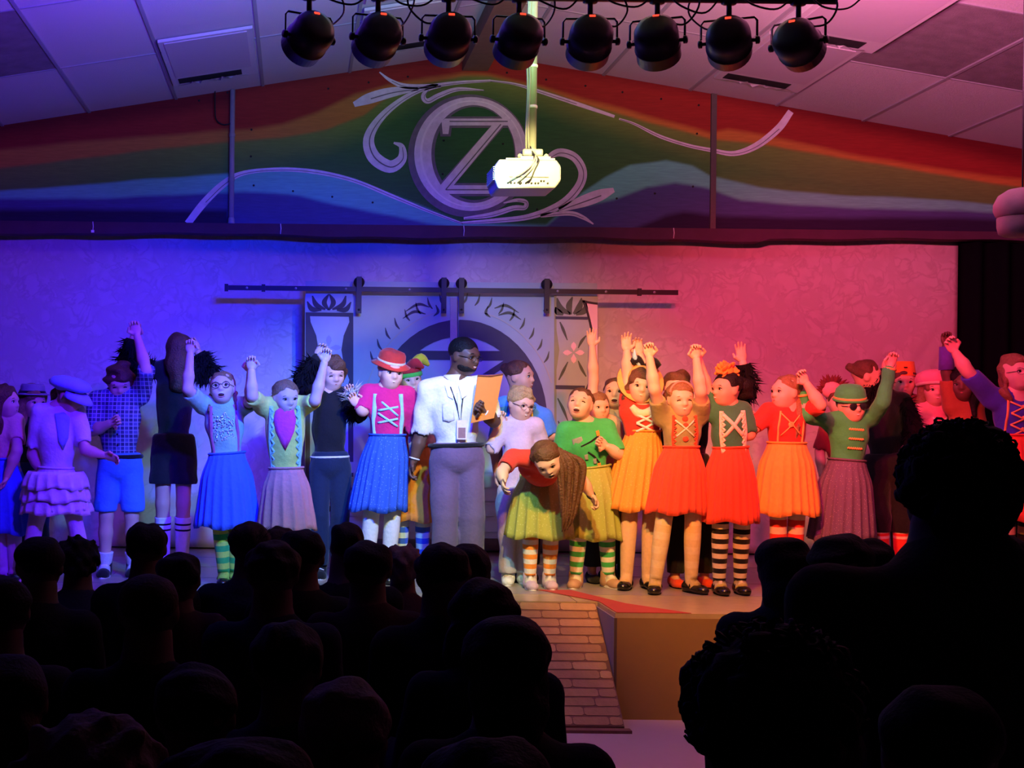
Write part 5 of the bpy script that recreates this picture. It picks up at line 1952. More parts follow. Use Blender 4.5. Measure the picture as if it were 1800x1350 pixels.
# --- monkey boy
def ex_monkeyboy(c):
    S_, el, wr, ha, d = c['arms'][1]
    mb = tufts([wr - d * .01, ha + d * .02], [.045, .05], 130, .07, 12, -.4)
    mb.build('pale_fur_cuff', mat('pale_fur', (0.45, 0.42, 0.40), .9, .2), c['root'], smooth=False)
    mk('shirt_tail', *tube([c['pel'] + c['up'] * .05 + c['rt'] * .135 * math.cos(a) + c['fw'] * .11 * math.sin(a) for a in np.linspace(0, 6.2832, 25)], .009, 6), C_white, c['root'])


person('boy with shaggy hair in black sweatshirt and black furry arms', 9.55, (584, 656), (18, -14, 3), sh=((549, 697), (606, 697)), aL=((531, 670, .02), (563, 618)), aR=((633, 728, -.06), (617, 690)), waist=(580, 797), feet=(562, 597),
       hair=('shaggy', 'brown'), top=(C_black, 1.9, -.03), bottom=('pants', C_navyp, 1.95, .014), shoe=('sneaker', C_black, C_white), mouth='closed', eyes='closed', furL=.075, furR=.07, seed=8, k=1.06, extra=ex_monkeyboy)


# --- girl in red hat
def ex_redhat(c):
    hat(c, 'red_hat', [(.62, -.06), (.64, -.03), (.47, .04), (.45, .08), (.43, .30), (.36, .40), (.18, .44), (.03, .44)], C_red, z=.29, y=-.12, tilt=14, wob=.02)
    hat(c, 'hat_band', [(.455, .05), (.462, .06), (.455, .13), (.44, .14)], C_cream, z=.29, y=-.12, tilt=14)
    suspenders(c, C_sky, .034, .70)
    for a, b in (((-.45, .85), (.5, .55)), ((-.5, .6), (.5, .35)), ((-.5, .65), (.5, .72)), ((-.5, .42), (.5, .5))):
        surf_strip(c['tf'], c, [a, b], .017, 'lace', C_sky, c['shirt'])


person('girl in red brimmed hat, magenta shirt with sky-blue straps and blue skirt', 9.3, (687, 655), (14, -4, -6), sh=((646, 692), (716, 696)), aL=((638, 722, -.05), (624, 704)), aR=((728, 760, .06), (726, 820)), waist=(680, 764), feet=(645, 682),
       hair=('ponytail', 'blond'), top=(C_magenta, .85), bottom=('skirt', C_dotblue, (646, 716, 764), (617, 712, 897), 12), sock=(C_white, C_white, 5, .75), shoe=('maryjane', C_patent), mouth='smile', extra=ex_redhat, seed=9, k=1.05, curl=(.8, .6))


# --- jester hat child
def ex_jester(c):
    m = [cl('jester_red', (0.7, 0.03, 0.03)), cl('jester_blue', (0.04, 0.1, 0.6)), cl('jester_yellow', (0.8, 0.62, 0.03)), cl('jester_green', (0.08, 0.5, 0.06))]
    hat(c, 'jester_band', [(.46, -.05), (.48, .0), (.47, .10), (.44, .12)], m[3], z=.16, tilt=4)
    hat(c, 'jester_crown', [(.45, .1), (.46, .18), (.40, .32), (.25, .42), (.04, .45)], m[0], z=.16, tilt=4)
    shape(c, [hp(c, -.18, .05, .5), hp(c, -.4, .1, .62), hp(c, -.56, .15, .42)], [.14 * c['hh'] * 1.4, .2 * c['hh'], .05 * c['hh']], 'jester_point', m[1])
    shape(c, [hp(c, .2, .05, .5), hp(c, .5, .08, .66), hp(c, .74, .1, .40)], [.2 * c['hh'], .22 * c['hh'], .05 * c['hh']], 'jester_point', m[2])
    shape(c, [hp(c, .05, .15, .45), hp(c, .2, .4, .55), hp(c, .45, .45, .35)], [.2 * c['hh'], .2 * c['hh'], .05 * c['hh']], 'jester_point', m[0])


person('small child in rainbow jester hat peeking over the red-hat girl', 9.75, (721, 668), (8, 0, 10), hh=.205, sh=((694, 704), (748, 704)), waist=(727, 785), feet=(703, 742), hair=('short', 'light'), top=(C_magenta, .8), bottom=('skirt', C_orange, (702, 752, 785), (694, 758, 915), 9), sock=(C_white, C_blue, 8, .3),
       shoe=('flat', C_black), mouth='smile', extra=ex_jester, seed=10)


# --- the man
def ex_man(c):
    D = c['D']
    W = c['W']
    sp_ = c['shirt']
    # collar
    for s in (-1, 1):
        Q = on_surf(c['tf'], c, [(s * .08, .98), (s * .42, 1.0), (s * .34, .84), (s * .16, .80)]) + c['fw'] * .014
        o = mk('collar', Q, [(0, 1, 2, 3)], C_white, sp_, smooth=False)
        o.modifiers.new('solid', 'SOLIDIFY').thickness = .006
    surf_strip(c['tf'], c, [(.02, .08), (.05, .5), (.04, .88)], .02, 'button_placket', C_white, sp_, th=.004)
    patch(c, [(-.55, .74), (-.12, .76), (-.12, .52), (-.33, .49), (-.55, .51)], 'chest_pocket', C_white, .006)
    # lanyard and badge
    q = on_surf(c['tf'], c, [(-.22, .97), (-.03, .72), (.08, .45), (.16, .72), (.30, .97), (.08, .40)]) + c['fw'] * .016
    ln = mk('lanyard', *tube([Vector(q[0]), Vector(q[1]), Vector(q[2]), Vector(q[3]), Vector(q[4])], .004, 6), C_black, c['root'])
    mk('lanyard_clip', *tube([Vector(q[2]), Vector(q[5])], .006, 6), mat('clip_chrome', (0.8, 0.8, 0.8), .25, metal=.8), ln)
    b = P(807, 755, D)
    yb = float(q[5][1]) - .012
    box('badge', b.x - .035, b.x + .035, yb - .004, yb + .002, b.z - .065, b.z + .065, cl('badge_white', (0.75, 0.62, 0.62)), ln)
    box('badge_photo', b.x - .025, b.x + .025, yb - .006, yb - .003, b.z - .055, b.z + .015, cl('badge_photo', (0.30, 0.16, 0.16)), ln)
    mk('belt', *tube([c['pel'] + c['up'] * .085 + c['rt'] * .183 * math.cos(a) + c['fw'] * .148 * math.sin(a) for a in np.linspace(0, 6.2832, 29)], .015, 6), C_black, c['root'])
    S_, el, wr, ha, d = c['arms'][1]
    for i in (0, 1):
        S_, el, wr, ha, d = c['arms'][i]
        u = Vector(d).orthogonal().normalized()
        w_ = Vector(d).cross(u)
        cc = Vector(wr) - Vector(d) * .01
        mk('bracelet', *tube([cc + u * .034 * math.cos(a) + w_ * .034 * math.sin(a) for a in np.linspace(0, 6.2832, 17)], .006, 6, cap=False), C_white, c['root'])
    # beard
    f = Field(.006)
    ex, fw, up = c['fr']
    L = lambda x, y, z: c['hc'] + (ex * x + fw * y + up * z) * c['hh']
    A = (ex, fw, up)
    hh = c['hh']
    f.ell(L(0, .12, -.29), A, (.31 * hh, .31 * hh, .225 * hh), .02)
    f.ell(L(0, .42, -.16), A, (.2 * hh, .2 * hh, .14 * hh), .02, sub=True)
    f.clip(L(0, 0, -.2), up)
    f.clip(L(0, -.02, 0), -fw)
    v, q = f.mesh()
    mk('beard', v, q, HAIR['black'], c['root'])
    nk_ = Vector(c['nk']) + Vector(c['up']) * .012
    v, f = lathe([(.080, -.01), (.083, .0), (.074, .055), (.070, .058), (.066, .03)], nk_, Vector(c['rt']), -Vector(c['fw']), Vector(c['up']), 24, 1.0, .95)
    mk('collar_band', v, f[:-2], C_white, sp_)
    # undershirt
    nk = Vector(c['nk'])
    mk('undershirt', *tube([nk + Vector(c['up']) * z for z in (-.05, .02, .05)], [.07, .066, .060], 14), C_black, c['root'])


man = person('man in white short-sleeved shirt and grey trousers with lanyard badge', 9.2, (816, 625), (48, -10, 0), hh=.242, sh=((752, 684), (846, 679)), aL=((740, 765, .03), (724, 822, .0)), aR=((868, 740, -.06), (842, 716, -.17)), waist=(803, 782), feet=(781, 832), skin='dark',
             hair=('crop', 'black'), top=(C_white, .85, .035), bottom=('pants', C_taupe, 1.96, .022), shoe=('flat', C_patent), mouth='smile', glasses='thin', extra=ex_man, seed=11, k=1.22, bodyw=1.14, group='adults on the stage', curl=(.55, .95))

# folder in his hand
yF = float(man['arms'][1][3][1]) - .03
def fold(pts, dy, th):
    q = [P(x, y, yF) for x, y in pts]
    return [(p.x, yF + dy + (i in (1, 2)) * .03, p.z) for i, p in enumerate(q)], th
fp, th = fold([(841, 660), (887, 657), (871, 735), (829, 744)], .035, .01)
fe = empty('folder', Vector(fp[3]), 'orange document folder held by the man in white shirt', 'folder')
V8 = [Vector(p) for p in fp] + [Vector(p) + Vector((0, .012, 0)) for p in fp]
mk('cover', V8, [(3, 2, 1, 0), (4, 5, 6, 7), (0, 1, 5, 4), (1, 2, 6, 5), (2, 3, 7, 6), (3, 0, 4, 7)], C_clip, fe, smooth=False)
mk('top_edge', *tube([Vector(fp[0]) + Vector((0, -.002, 0)), (Vector(fp[0]) + Vector(fp[1])) / 2 + Vector((0, -.004, -.008)), Vector(fp[1]) + Vector((0, -.002, 0))], .006, 6), cl('folder_rim', (0.25, 0.06, 0.03)), fe)

# --- helper behind in blue
person('helper with tied-back dark hair in bright blue shirt behind the blond boy', 9.55, (913, 662), (58, 0, 0), hh=.225, sh=((886, 713), (955, 733)), aR=((968, 765, .0), (1000, 762)), waist=(915, 812), feet=(900, 932), skin='tan', hair=('bun', 'brown'), top=(C_denim, .8, -.05), bottom=('pants', C_black, 1.9, .015), shoe=('flat', C_black), mouth='smile', seed=12, k=1.1,
       group='adults on the stage', extra=lambda c: suspenders(c, cl('lanyard_yellow', (0.7, 0.55, 0.05)), .016, .35))


# --- blond boy
def ex_boy(c):
    patch(c, [(-.05, .62), (.55, .60), (.5, .28), (.0, .28)], 'shirt_print', cl('print_pink', (0.45, 0.15, 0.22)), .004)
    patch(c, [(.05, .56), (.2, .58), (.2, .44), (.05, .43)], 'shirt_print_eye', C_white, .006)


person('blond boy with glasses in lavender tee and grey sweatpants', 9.32, (915, 709), (26, -16, -6), sh=((890, 748), (941, 748)), aL=((864, 789, -.03), (879, 735)), aR=((958, 800, .03), (955, 850)), waist=(908, 858), feet=(893, 922),
       hair=('short', 'blond'), top=(C_lav, .9, -.10), bottom=('pants', C_greyp, 1.98, .018), shoe=('sneaker', C_white, C_white), mouth='smile', glasses='thin', extra=ex_boy, seed=13, curl=(.9, .4), k=.98, footang=(-10, 15))


# --- girl bending forward
def ex_bend(c):
    hh = c['hh']
    r = random.Random(4)
    D = c['D']
    for k_, (dx, L) in enumerate(((0, 1), (6, .9), (12, .98), (18, .8), (24, .95), (29, .7), (34, .85), (38, .6), (-5, .6), (15, .7))):
        a = P(968 + dx * .9, 782 + abs(dx) * .5, D - .36)
        pts = [a, P(985 + dx + 3 * r.random(), 815, D - .40 + .03 * r.random()), P(986 + dx * .9 + 6 * r.random(), 850, D - .40 + .03 * r.random()), P(990 + dx * .6, 860 + 50 * L, D - .38), P(988 + dx * .4, 870 + 65 * L, D - .36)]
        shape(c, pts, [.018, .020, .017, .012, .003], 'hair_lock', HAIR['brown'])
    mk('wrist_band', *tube([Vector(c['arms'][1][2]) + Vector((.026 * math.cos(a), .012 * math.sin(a), .024 * math.sin(a))) for a in np.linspace(0, 6.28, 13)], .006, 6, cap=False), C_black, c['root'])


person('girl in red shirt and olive skirt bending forward with hair hanging down', 9.0, (962, 808), (-8, -38, 24), sh=((900, 806), (1006, 816)), shdz=-.22, aL=((882, 830, -.13), (885, 854, -.10)), aR=((1024, 846, -.02), (1045, 880)), waist=(950, 830), hipdz=.10, feet=(936, 972),
       hair=('short', 'brown'), top=(C_red, .55, .0), bottom=('skirt', C_olskirt, (912, 992, 836), (890, 1010, 944), 9, .8), sock=(C_white, C_orange, 8, .3), shoe=('sneaker', C_lav, C_white), mouth='open', extra=ex_bend, seed=14, curl=(.35, .9), torso_fw=(0, -.6, -.8), headdz=-.14, k=.98)


# --- laughing girl, green shirt
def ex_green(c):
    g = cl('print_grey', (0.25, 0.28, 0.25))
    patch(c, [(-.85, .78), (-.4, .82), (-.3, .62), (-.8, .58)], 'shirt_print', g, .004)
    surf_strip(c['tf'], c, [(-.5, .62), (0, .70), (.45, .80)], .012, 'print_branch', C_black, c['shirt'])
    surf_strip(c['tf'], c, [(-.2, .50), (.1, .40), (.35, .25)], .012, 'print_branch', C_black, c['shirt'])
    for u, v in ((.42, .84), (.30, .20), (.1, .3), (-.3, .4)):
        patch(c, [(u - .08, v + .05), (u + .08, v + .06), (u + .09, v - .05), (u - .07, v - .05)], 'print_figure', C_orange if u > .2 else g, .006)


person('laughing girl in bright green printed shirt and olive skirt', 9.2, (1020, 710), (-22, 14, -6), sh=((994, 757), (1064, 752)), aL=((985, 805, .02), (1005, 850)), aR=((1088, 798, -.09), (1057, 779, -.05)), waist=(1040, 818), feet=(1012, 1071),
       hair=('ponytail', 'brown'), top=(C_green, .85), bottom=('skirt', C_olskirt, (1008, 1076, 820), (1000, 1092, 946), 9), sock=(C_white, C_green, 8, .3), shoe=('sneaker', C_tan, C_white), mouth='open', eyes='closed', extra=ex_green, seed=15, k=1.04, bodyw=1.08, curl=(.5, .9), footang=(-20, 20))

person('girl in grey tee looking over from behind the green-shirt girl', 9.65, (1082, 691), (-18, 8, 0), sh=((1058, 732), (1114, 732)), waist=(1084, 815), feet=(1072, 1098), hair=('ponytail', 'brown'), top=(C_grey, .85, -.05), bottom=('pants', C_navyp, 1.9, .012), shoe=('sneaker', C_black, C_white), mouth='open', seed=16)
person('half-hidden child raising one bare arm before the flower column', 9.5, (1050, 716), (15, 0, 0), hh=.2, sh=((1036, 752), (1078, 748)), aL=((1043, 668, .02), (1040, 598)), waist=(1052, 825), feet=(1040, 1064), hair=('short', 'light'), top=(C_peach, .5), bottom=('pants', C_navyp, 1.9, .012), shoe=('flat', C_black), mouth='closed', seed=17, curl=(.1, .5))


# --- straw hat girl
def ex_straw(c):
    hat(c, 'straw_hat', [(.72, .05), (.74, .02), (.58, .0), (.47, .02), (.45, .06), (.42, .30), (.30, .40), (.05, .42)], C_straw, z=.12, y=-.2, tilt=55)
    for s in (-1, 1):
        shape(c, [hp(c, .05, -.2, .62), hp(c, .05 + s * .25, -.18, .78), hp(c, .05 + s * .45, -.15, .66)], [.05 * c['hh'], .16 * c['hh'], .10 * c['hh']], 'hat_bow', C_black)
    shape(c, [hp(c, -.1, -.15, .6), hp(c, -.3, -.1, .85), hp(c, -.35, -.1, 1.1)], [.05 * c['hh'], .08 * c['hh'], .02 * c['hh']], 'hat_feather', C_sky)
    laces(c, C_white, 2, .018, .5, .3, .8)
    shape(c, [V3(c['nk']) + c['fw'] * .07 + c['rt'] * x + c['up'] * (z - .01) for x, z in ((-.09, .02), (-.04, -.03), (.03, -.02), (.08, .03))], [.02, .035, .035, .02], 'neck_ruffle', C_cream)


person('girl in straw hat with red laced bodice and orange skirt', 9.15, (1126, 678), (-6, -4, -8), sh=((1104, 724), (1153, 720)), aL=((1103, 652, .03), (1101, 606)), aR=((1133, 655, .05), (1122, 612)), waist=(1128, 758), feet=(1101, 1140),
       hair=('long', 'brown'), top=(C_red, .45), bottom=('skirt', C_dotor, (1104, 1158, 757), (1068, 1152, 896), 12), sock=(C_tightpeach, C_tightpeach, 4, .1), shoe=('flat', C_patent), mouth='smile', extra=ex_straw, seed=18, k=1.02, footang=(-25, 10), curl=(.2, .4))


# --- centre girl, red skirt
def ex_centre(c):
    suspenders(c, C_redskirt, .018, .62, True)
    laces(c, C_cream, 1, .012, .5, .45, .85)
    buttons(c, C_redskirt, ((0, .42), (0, .72), (0, .88)), .02)
    shape(c, [hp(c, .36 * math.cos(a), .12, .18 + .36 * math.sin(a)) for a in np.linspace(.1, 3.04, 9)], .035 * c['hh'], 'head_band', C_brownpink)


person('girl in khaki shirt and red skirt with both arms raised, eyes shut', 8.96, (1196, 701), (2, -6, 2), sh=((1163, 733), (1232, 731)), aL=((1150, 684), (1140, 616)), aR=((1232, 688), (1222, 619)), waist=(1198, 784), feet=(1152, 1217),
       hair=('pigtails', 'light'), top=(C_olive, .55), bottom=('skirt', C_redskirt, (1165, 1231, 785), (1133, 1240, 901), 13), sock=(C_tightsand, C_tightsand2, 8, .1), shoe=('maryjane', C_patent), mouth='smile', eyes='closed', extra=ex_centre, seed=19, k=1.02, footang=(-20, 28), curl=(.95, .95))

# --- monkey behind
person('figure in black costume with furry raised arm behind the red-skirt girls', 9.3, (1190, 682), (10, 0, 0), sh=((1184, 718), (1246, 716)), aL=((1172, 770, .05), (1180, 820)), aR=((1316, 690, .02), (1303, 624)), waist=(1212, 800), feet=(1186, 1240), hair=('shaggy', 'brown'), top=(C_black, 1.2, -.02), bottom=('pants', C_black, 1.95, .014), shoe=('flat', C_redskirt), furR=.075, mouth='closed', seed=20, k=1.05, curl=(.5, .1))


# --- flower girl
def ex_flower(c):
    r = np.random.default_rng(2)
    o = hp(c, -.02, -.02, .52)
    fl = None
    for k_ in range(34):
        d = r.normal(size=3); d /= np.linalg.norm(d)
        p = o + Vector(d) * .035
        u = Vector(d).orthogonal().normalized()
        v, f = ellv(p + Vector(d) * .022, (u, Vector(d).cross(u), Vector(d)), (.022, .009, .028), 8, 6)
        if fl is None:
            fl = mk('flower', *ellv(o, (Vector((1, 0, 0)), Vector((0, 1, 0)), Vector((0, 0, 1))), (.05, .05, .05), 10, 8), C_orange, c['root'])
        mk('petal', v, f, C_orange, fl)
    suspenders(c, C_cream, .032, .66, True)
    laces(c, C_cream, 1, .028, .55, .42, .9)
    f = Field(.008)
    f.ell(np.array(hp(c, -.05, -.62, .0)), c['fr'], (.065, .075, .085), .02)
    f.disp = noise_fn(75, .009, 4)
    v, q = f.mesh()
    mk('hair_puff', v, q, HAIR['black'], c['root'])


person('girl with orange flower headpiece, green shirt with cream lace and red skirt', 8.95, (1277, 684), (-68, 0, 0), sh=((1254, 724), (1307, 724)), aL=((1244, 690, .02), (1225, 620)), aR=((1318, 764, -.02), (1307, 730)), waist=(1284, 785), feet=(1264, 1303), skin='tan',
       hair=('bun', 'black'), top=(C_forest, .8), bottom=('skirt', C_redskirt, (1253, 1316, 786), (1233, 1330, 917), 13), sock=(C_cream, C_black, 11, .2), shoe=('maryjane', C_patent), mouth='smile', extra=ex_flower, seed=21, k=1.02, curl=(.95, .9))


# --- red shirt girl with braids
def ex_redshirt(c):
    laces(c, C_gold, 1, .01, .5, .4, .9)
    surf_strip(c['tf'], c, [(-.6, .2), (-.62, .6), (-.5, .95)], .016, 'trim_braid', C_gold, c['shirt'])
    surf_strip(c['tf'], c, [(.6, .2), (.62, .6), (.5, .95)], .016, 'trim_braid', C_gold, c['shirt'])
    buttons(c, C_gold, ((-.05, .65),), .02)
    shape(c, [hp(c, .12, -.35, -.1), hp(c, .25, -.3, -.6), hp(c, .3, -.2, -1.1), hp(c, .28, -.15, -1.5)], [.035, .03, .026, .012], 'hair_braid', HAIR['light'])


person('girl in red blouse with long braid and amber skirt in profile', 9.0, (1382, 689), (-72, 2, 0), sh=((1348, 726), (1418, 722)), aL=((1326, 752, -.05), (1311, 731)), aR=((1442, 712), (1411, 664)), waist=(1382, 778), feet=(1368, 1396),
       hair=('pulled', 'light'), top=(C_red, .9), bottom=('skirt', C_amber, (1347, 1419, 778), (1321, 1437, 904), 12), sock=(C_cream, C_red, 8, .2), shoe=('maryjane', C_patent), mouth='closed', extra=ex_redshirt, seed=23, k=1.02, curl=(.9, .8))


# --- green sweater child
def ex_sweater(c):
    hat(c, 'green_hat', [(.50, -.06), (.52, -.02), (.47, .02), (.46, .12), (.42, .30), (.30, .42), (.05, .46)], C_green, z=.20, tilt=6)
    hat(c, 'hat_band', [(.475, .0), (.482, .01), (.478, .06), (.47, .07)], C_gold, z=.20, tilt=6)
    for v_ in (.42, .60, .78):
        uv = [(-.30 + .75 * q / 14, v_ + (.012 if q % 2 else -.012)) for q in range(15)]
        surf_strip(c['tf'], c, uv, .012, 'gold_braid', C_gold, c['shirt'], n=2)
    for i in (0, 1):
        S_, el, wr, ha, d = c['arms'][i]
        mk('cuff_trim', *tube([wr - d * .02, wr - d * .005], .043, 12), C_gold, c['root'])


person('child in green sweater and green hat with dark glasses and purple dotted skirt', 9.1, (1496, 712), (6, -4, 4), sh=((1460, 742), (1530, 737)), aL=((1418, 730), (1410, 680)), aR=((1552, 708), (1567, 634)), waist=(1488, 808), feet=(1472, 1500),
       hair=('short', 'light'), top=(C_green, 1.9), bottom=('skirt', C_dotpur, (1454, 1523, 808), (1423, 1538, 948), 12), sock=(C_black, C_black, 4, .3), shoe=('maryjane', C_patent), mouth='smile', glasses='dark', extra=ex_sweater, seed=24, curl=(.8, .8))

# --- child behind with a spiky pink headdress
def ex_plume(c):
    r = np.random.default_rng(8)
    o = hp(c, -.25, 0, .42)
    v, f = ellv(o, (Vector((1, 0, 0)), Vector((0, 1, 0)), Vector((0, 0, 1))), (.075, .06, .065), 14, 10)
    h = mk('headdress', v, f, C_pinkpale, c['root'])
    for k_ in range(16):
        a = math.pi * (.15 + .9 * k_ / 15)
        d_ = Vector((math.cos(a), r.uniform(-.3, .1), math.sin(a))).normalized()
        mk('headdress_leaf', *tube([o + d_ * .05, o + d_ * .085, o + d_ * (.11 + .03 * r.random())], [.012, .016, .002], 6, flat=((0, 1, 0), .35)), C_dkred, h)


person('child wearing a spiky pink headdress behind the green-sweater child', 9.85, (1474, 706), (-10, 0, 0), hh=.2, sh=((1456, 742), (1500, 742)), waist=(1482, 812), feet=(1474, 1496), hair=('short', 'brown'), top=(C_dkred, .8), bottom=('skirt', C_dkred, (1466, 1500, 812), (1462, 1508, 915), 9), sock=(C_black, C_black, 4, .3), shoe=('flat', C_black), mouth='closed', extra=ex_plume, seed=31, k=.92)

# --- monkey on the right
person('figure in black with dark hair and furry arm behind the green-sweater child', 9.6, (1524, 661), (70, 0, 0), hh=.225, sh=((1514, 702), (1584, 704)), aL=((1546, 668, -.04), (1560, 640)), aR=((1606, 760), (1585, 800)), waist=(1558, 800), feet=(1550, 1588), skin='tan', hair=('bun', 'brown'), top=(C_black, 1.6, -.03), bottom=('pants', C_black, 1.25, .02), sock=(C_red, C_cream, 8, 1.2, (0, 1, 4, 5)), shoe=('sneaker', C_black, C_white), furL=.06, furR=.06, mouth='closed', seed=25, k=1.08)


def ex_fez(c):
    hat(c, 'fez', [(.40, .0), (.41, .02), (.35, .48), (.33, .50), (.05, .50)], C_orange, z=.22)
    hat(c, 'fez_badge', [(.06, 0), (.06, .02)], C_black, z=.5, y=.40)


person('child in tall orange fez and dark red shirt behind the black figure', 10.1, (1588, 672), (-15, 0, 0), sh=((1568, 708), (1612, 708)), aL=((1560, 770), (1574, 788)), waist=(1590, 800), feet=(1578, 1602), skin='tan', hair=('short', 'brown'), top=(C_dkred, .9), bottom=('skirt', C_orange, (1572, 1608, 800), (1566, 1614, 915), 9), sock=(C_black, C_black, 4, .3), shoe=('flat', C_black), extra=ex_fez, mouth='closed', seed=26)


def ex_bubble(c):
    hat(c, 'round_pink_hat', [(.50, -.12), (.60, .0), (.62, .12), (.55, .3), (.36, .42), (.08, .46)], C_pinkpale, z=.20, y=-.1, tilt=-12)
    hat(c, 'hat_trim', [(.52, -.12), (.55, -.11), (.59, -.04), (.57, -.02)], C_cream, z=.20, y=-.1, tilt=-12)
    laces(c, C_white, 2)


person('child in puffy pale pink round hat behind the curly-haired viewer', 9.95, (1643, 684), (-12, -4, 0), sh=((1618, 722), (1668, 722)), waist=(1645, 810), feet=(1632, 1658), hair=('wavy', 'light'), top=(C_pinkpale, .8), bottom=('skirt', C_purple, (1624, 1666, 808), (1612, 1678, 915), 10), sock=(C_white, C_white, 4, .3), shoe=('flat', C_black), extra=ex_bubble, seed=27)
person('dark-haired child in brown tunic raising a fist in a purple cuff', 9.75, (1692, 676), (-30, 0, 0), sh=((1672, 716), (1716, 716)), aL=((1664, 655, .0), (1662, 596)), waist=(1694, 806), feet=(1682, 1706), skin='dark', hair=('wavy', 'black'), top=(cl('rust', (0.35, 0.10, 0.04)), .7), bottom=('skirt', cl('rust2', (0.35, 0.10, 0.04)), (1674, 1716, 805), (1664, 1726, 910), 9), sock=(C_black, C_black, 4, .3), shoe=('flat', C_black),
       mouth='closed', seed=28, curl=(.95, .5), extra=lambda c: mk('purple_cuff', *tube([c['arms'][0][1] + (c['arms'][0][2] - c['arms'][0][1]) * t for t in (.1, .5, .95)], [.055, .05, .045], 12), cl('violet', (0.12, 0.05, 0.45)), c['root']))


# --- girl at the right edge
def ex_right(c):
    laces(c, C_gold, 3, .013, .5, .2, .9)
    buttons(c, C_gold, ((0, .35), (0, .58), (0, .8)), .012)
    surf_strip(c['tf'], c, [(-.62, .1), (-.64, .5), (-.55, .95)], .02, 'trim_braid', C_gold, c['shirt'])
    surf_strip(c['tf'], c, [(.62, .1), (.64, .5), (.55, .95)], .02, 'trim_braid', C_gold, c['shirt'])


person('wavy-haired girl in blue laced shirt and orange skirt at the right edge', 8.85, (1786, 655), (8, 6, 4), sh=((1744, 702), (1824, 704)), aL=((1700, 652), (1672, 608)), aR=((1850, 770), (1846, 840)), waist=(1784, 764), feet=(1766, 1806),
       hair=('wavy', 'light'), top=(cl('royal', (0.05, 0.04, 0.42)), .8), bottom=('skirt', C_redskirt, (1748, 1822, 764), (1738, 1836, 914), 12), sock=(C_tightpeach, C_black, 8, .2), shoe=('maryjane', C_patent), mouth='smile', glasses='thin', extra=ex_right, seed=29, k=1.08, curl=(.7, .5))

# ================================================================== the audience, seen from behind
A_cloth = [mat('audience_cloth_%s' % n, c_, .95, .15, 30, bump=.2, spec=.05) for n, c_ in (('black', (0.006, 0.006, 0.007)), ('navy', (0.008, 0.009, 0.018)), ('maroon', (0.016, 0.006, 0.009)), ('char', (0.014, 0.013, 0.014)))]
A_skin = mat('audience_skin_shaded', (0.05, 0.03, 0.025), .7, .05, spec=.1)  # skin darkened, the dimness of the hall is put into the colour
A_hair = {'black': mat('audience_hair_black', (0.005, 0.004, 0.004), .8, .2, 60, bump=.3, bscale=90, spec=.1), 'brown': mat('audience_hair_brown', (0.012, 0.007, 0.005), .8, .3, 60, bump=.3, bscale=90, spec=.1), 'grey': mat('audience_hair_grey', (0.05, 0.035, 0.035), .8, .3, 60, bump=.3, bscale=90, spec=.1)}  # darker copies of the hair colours, with the hall's shade put in


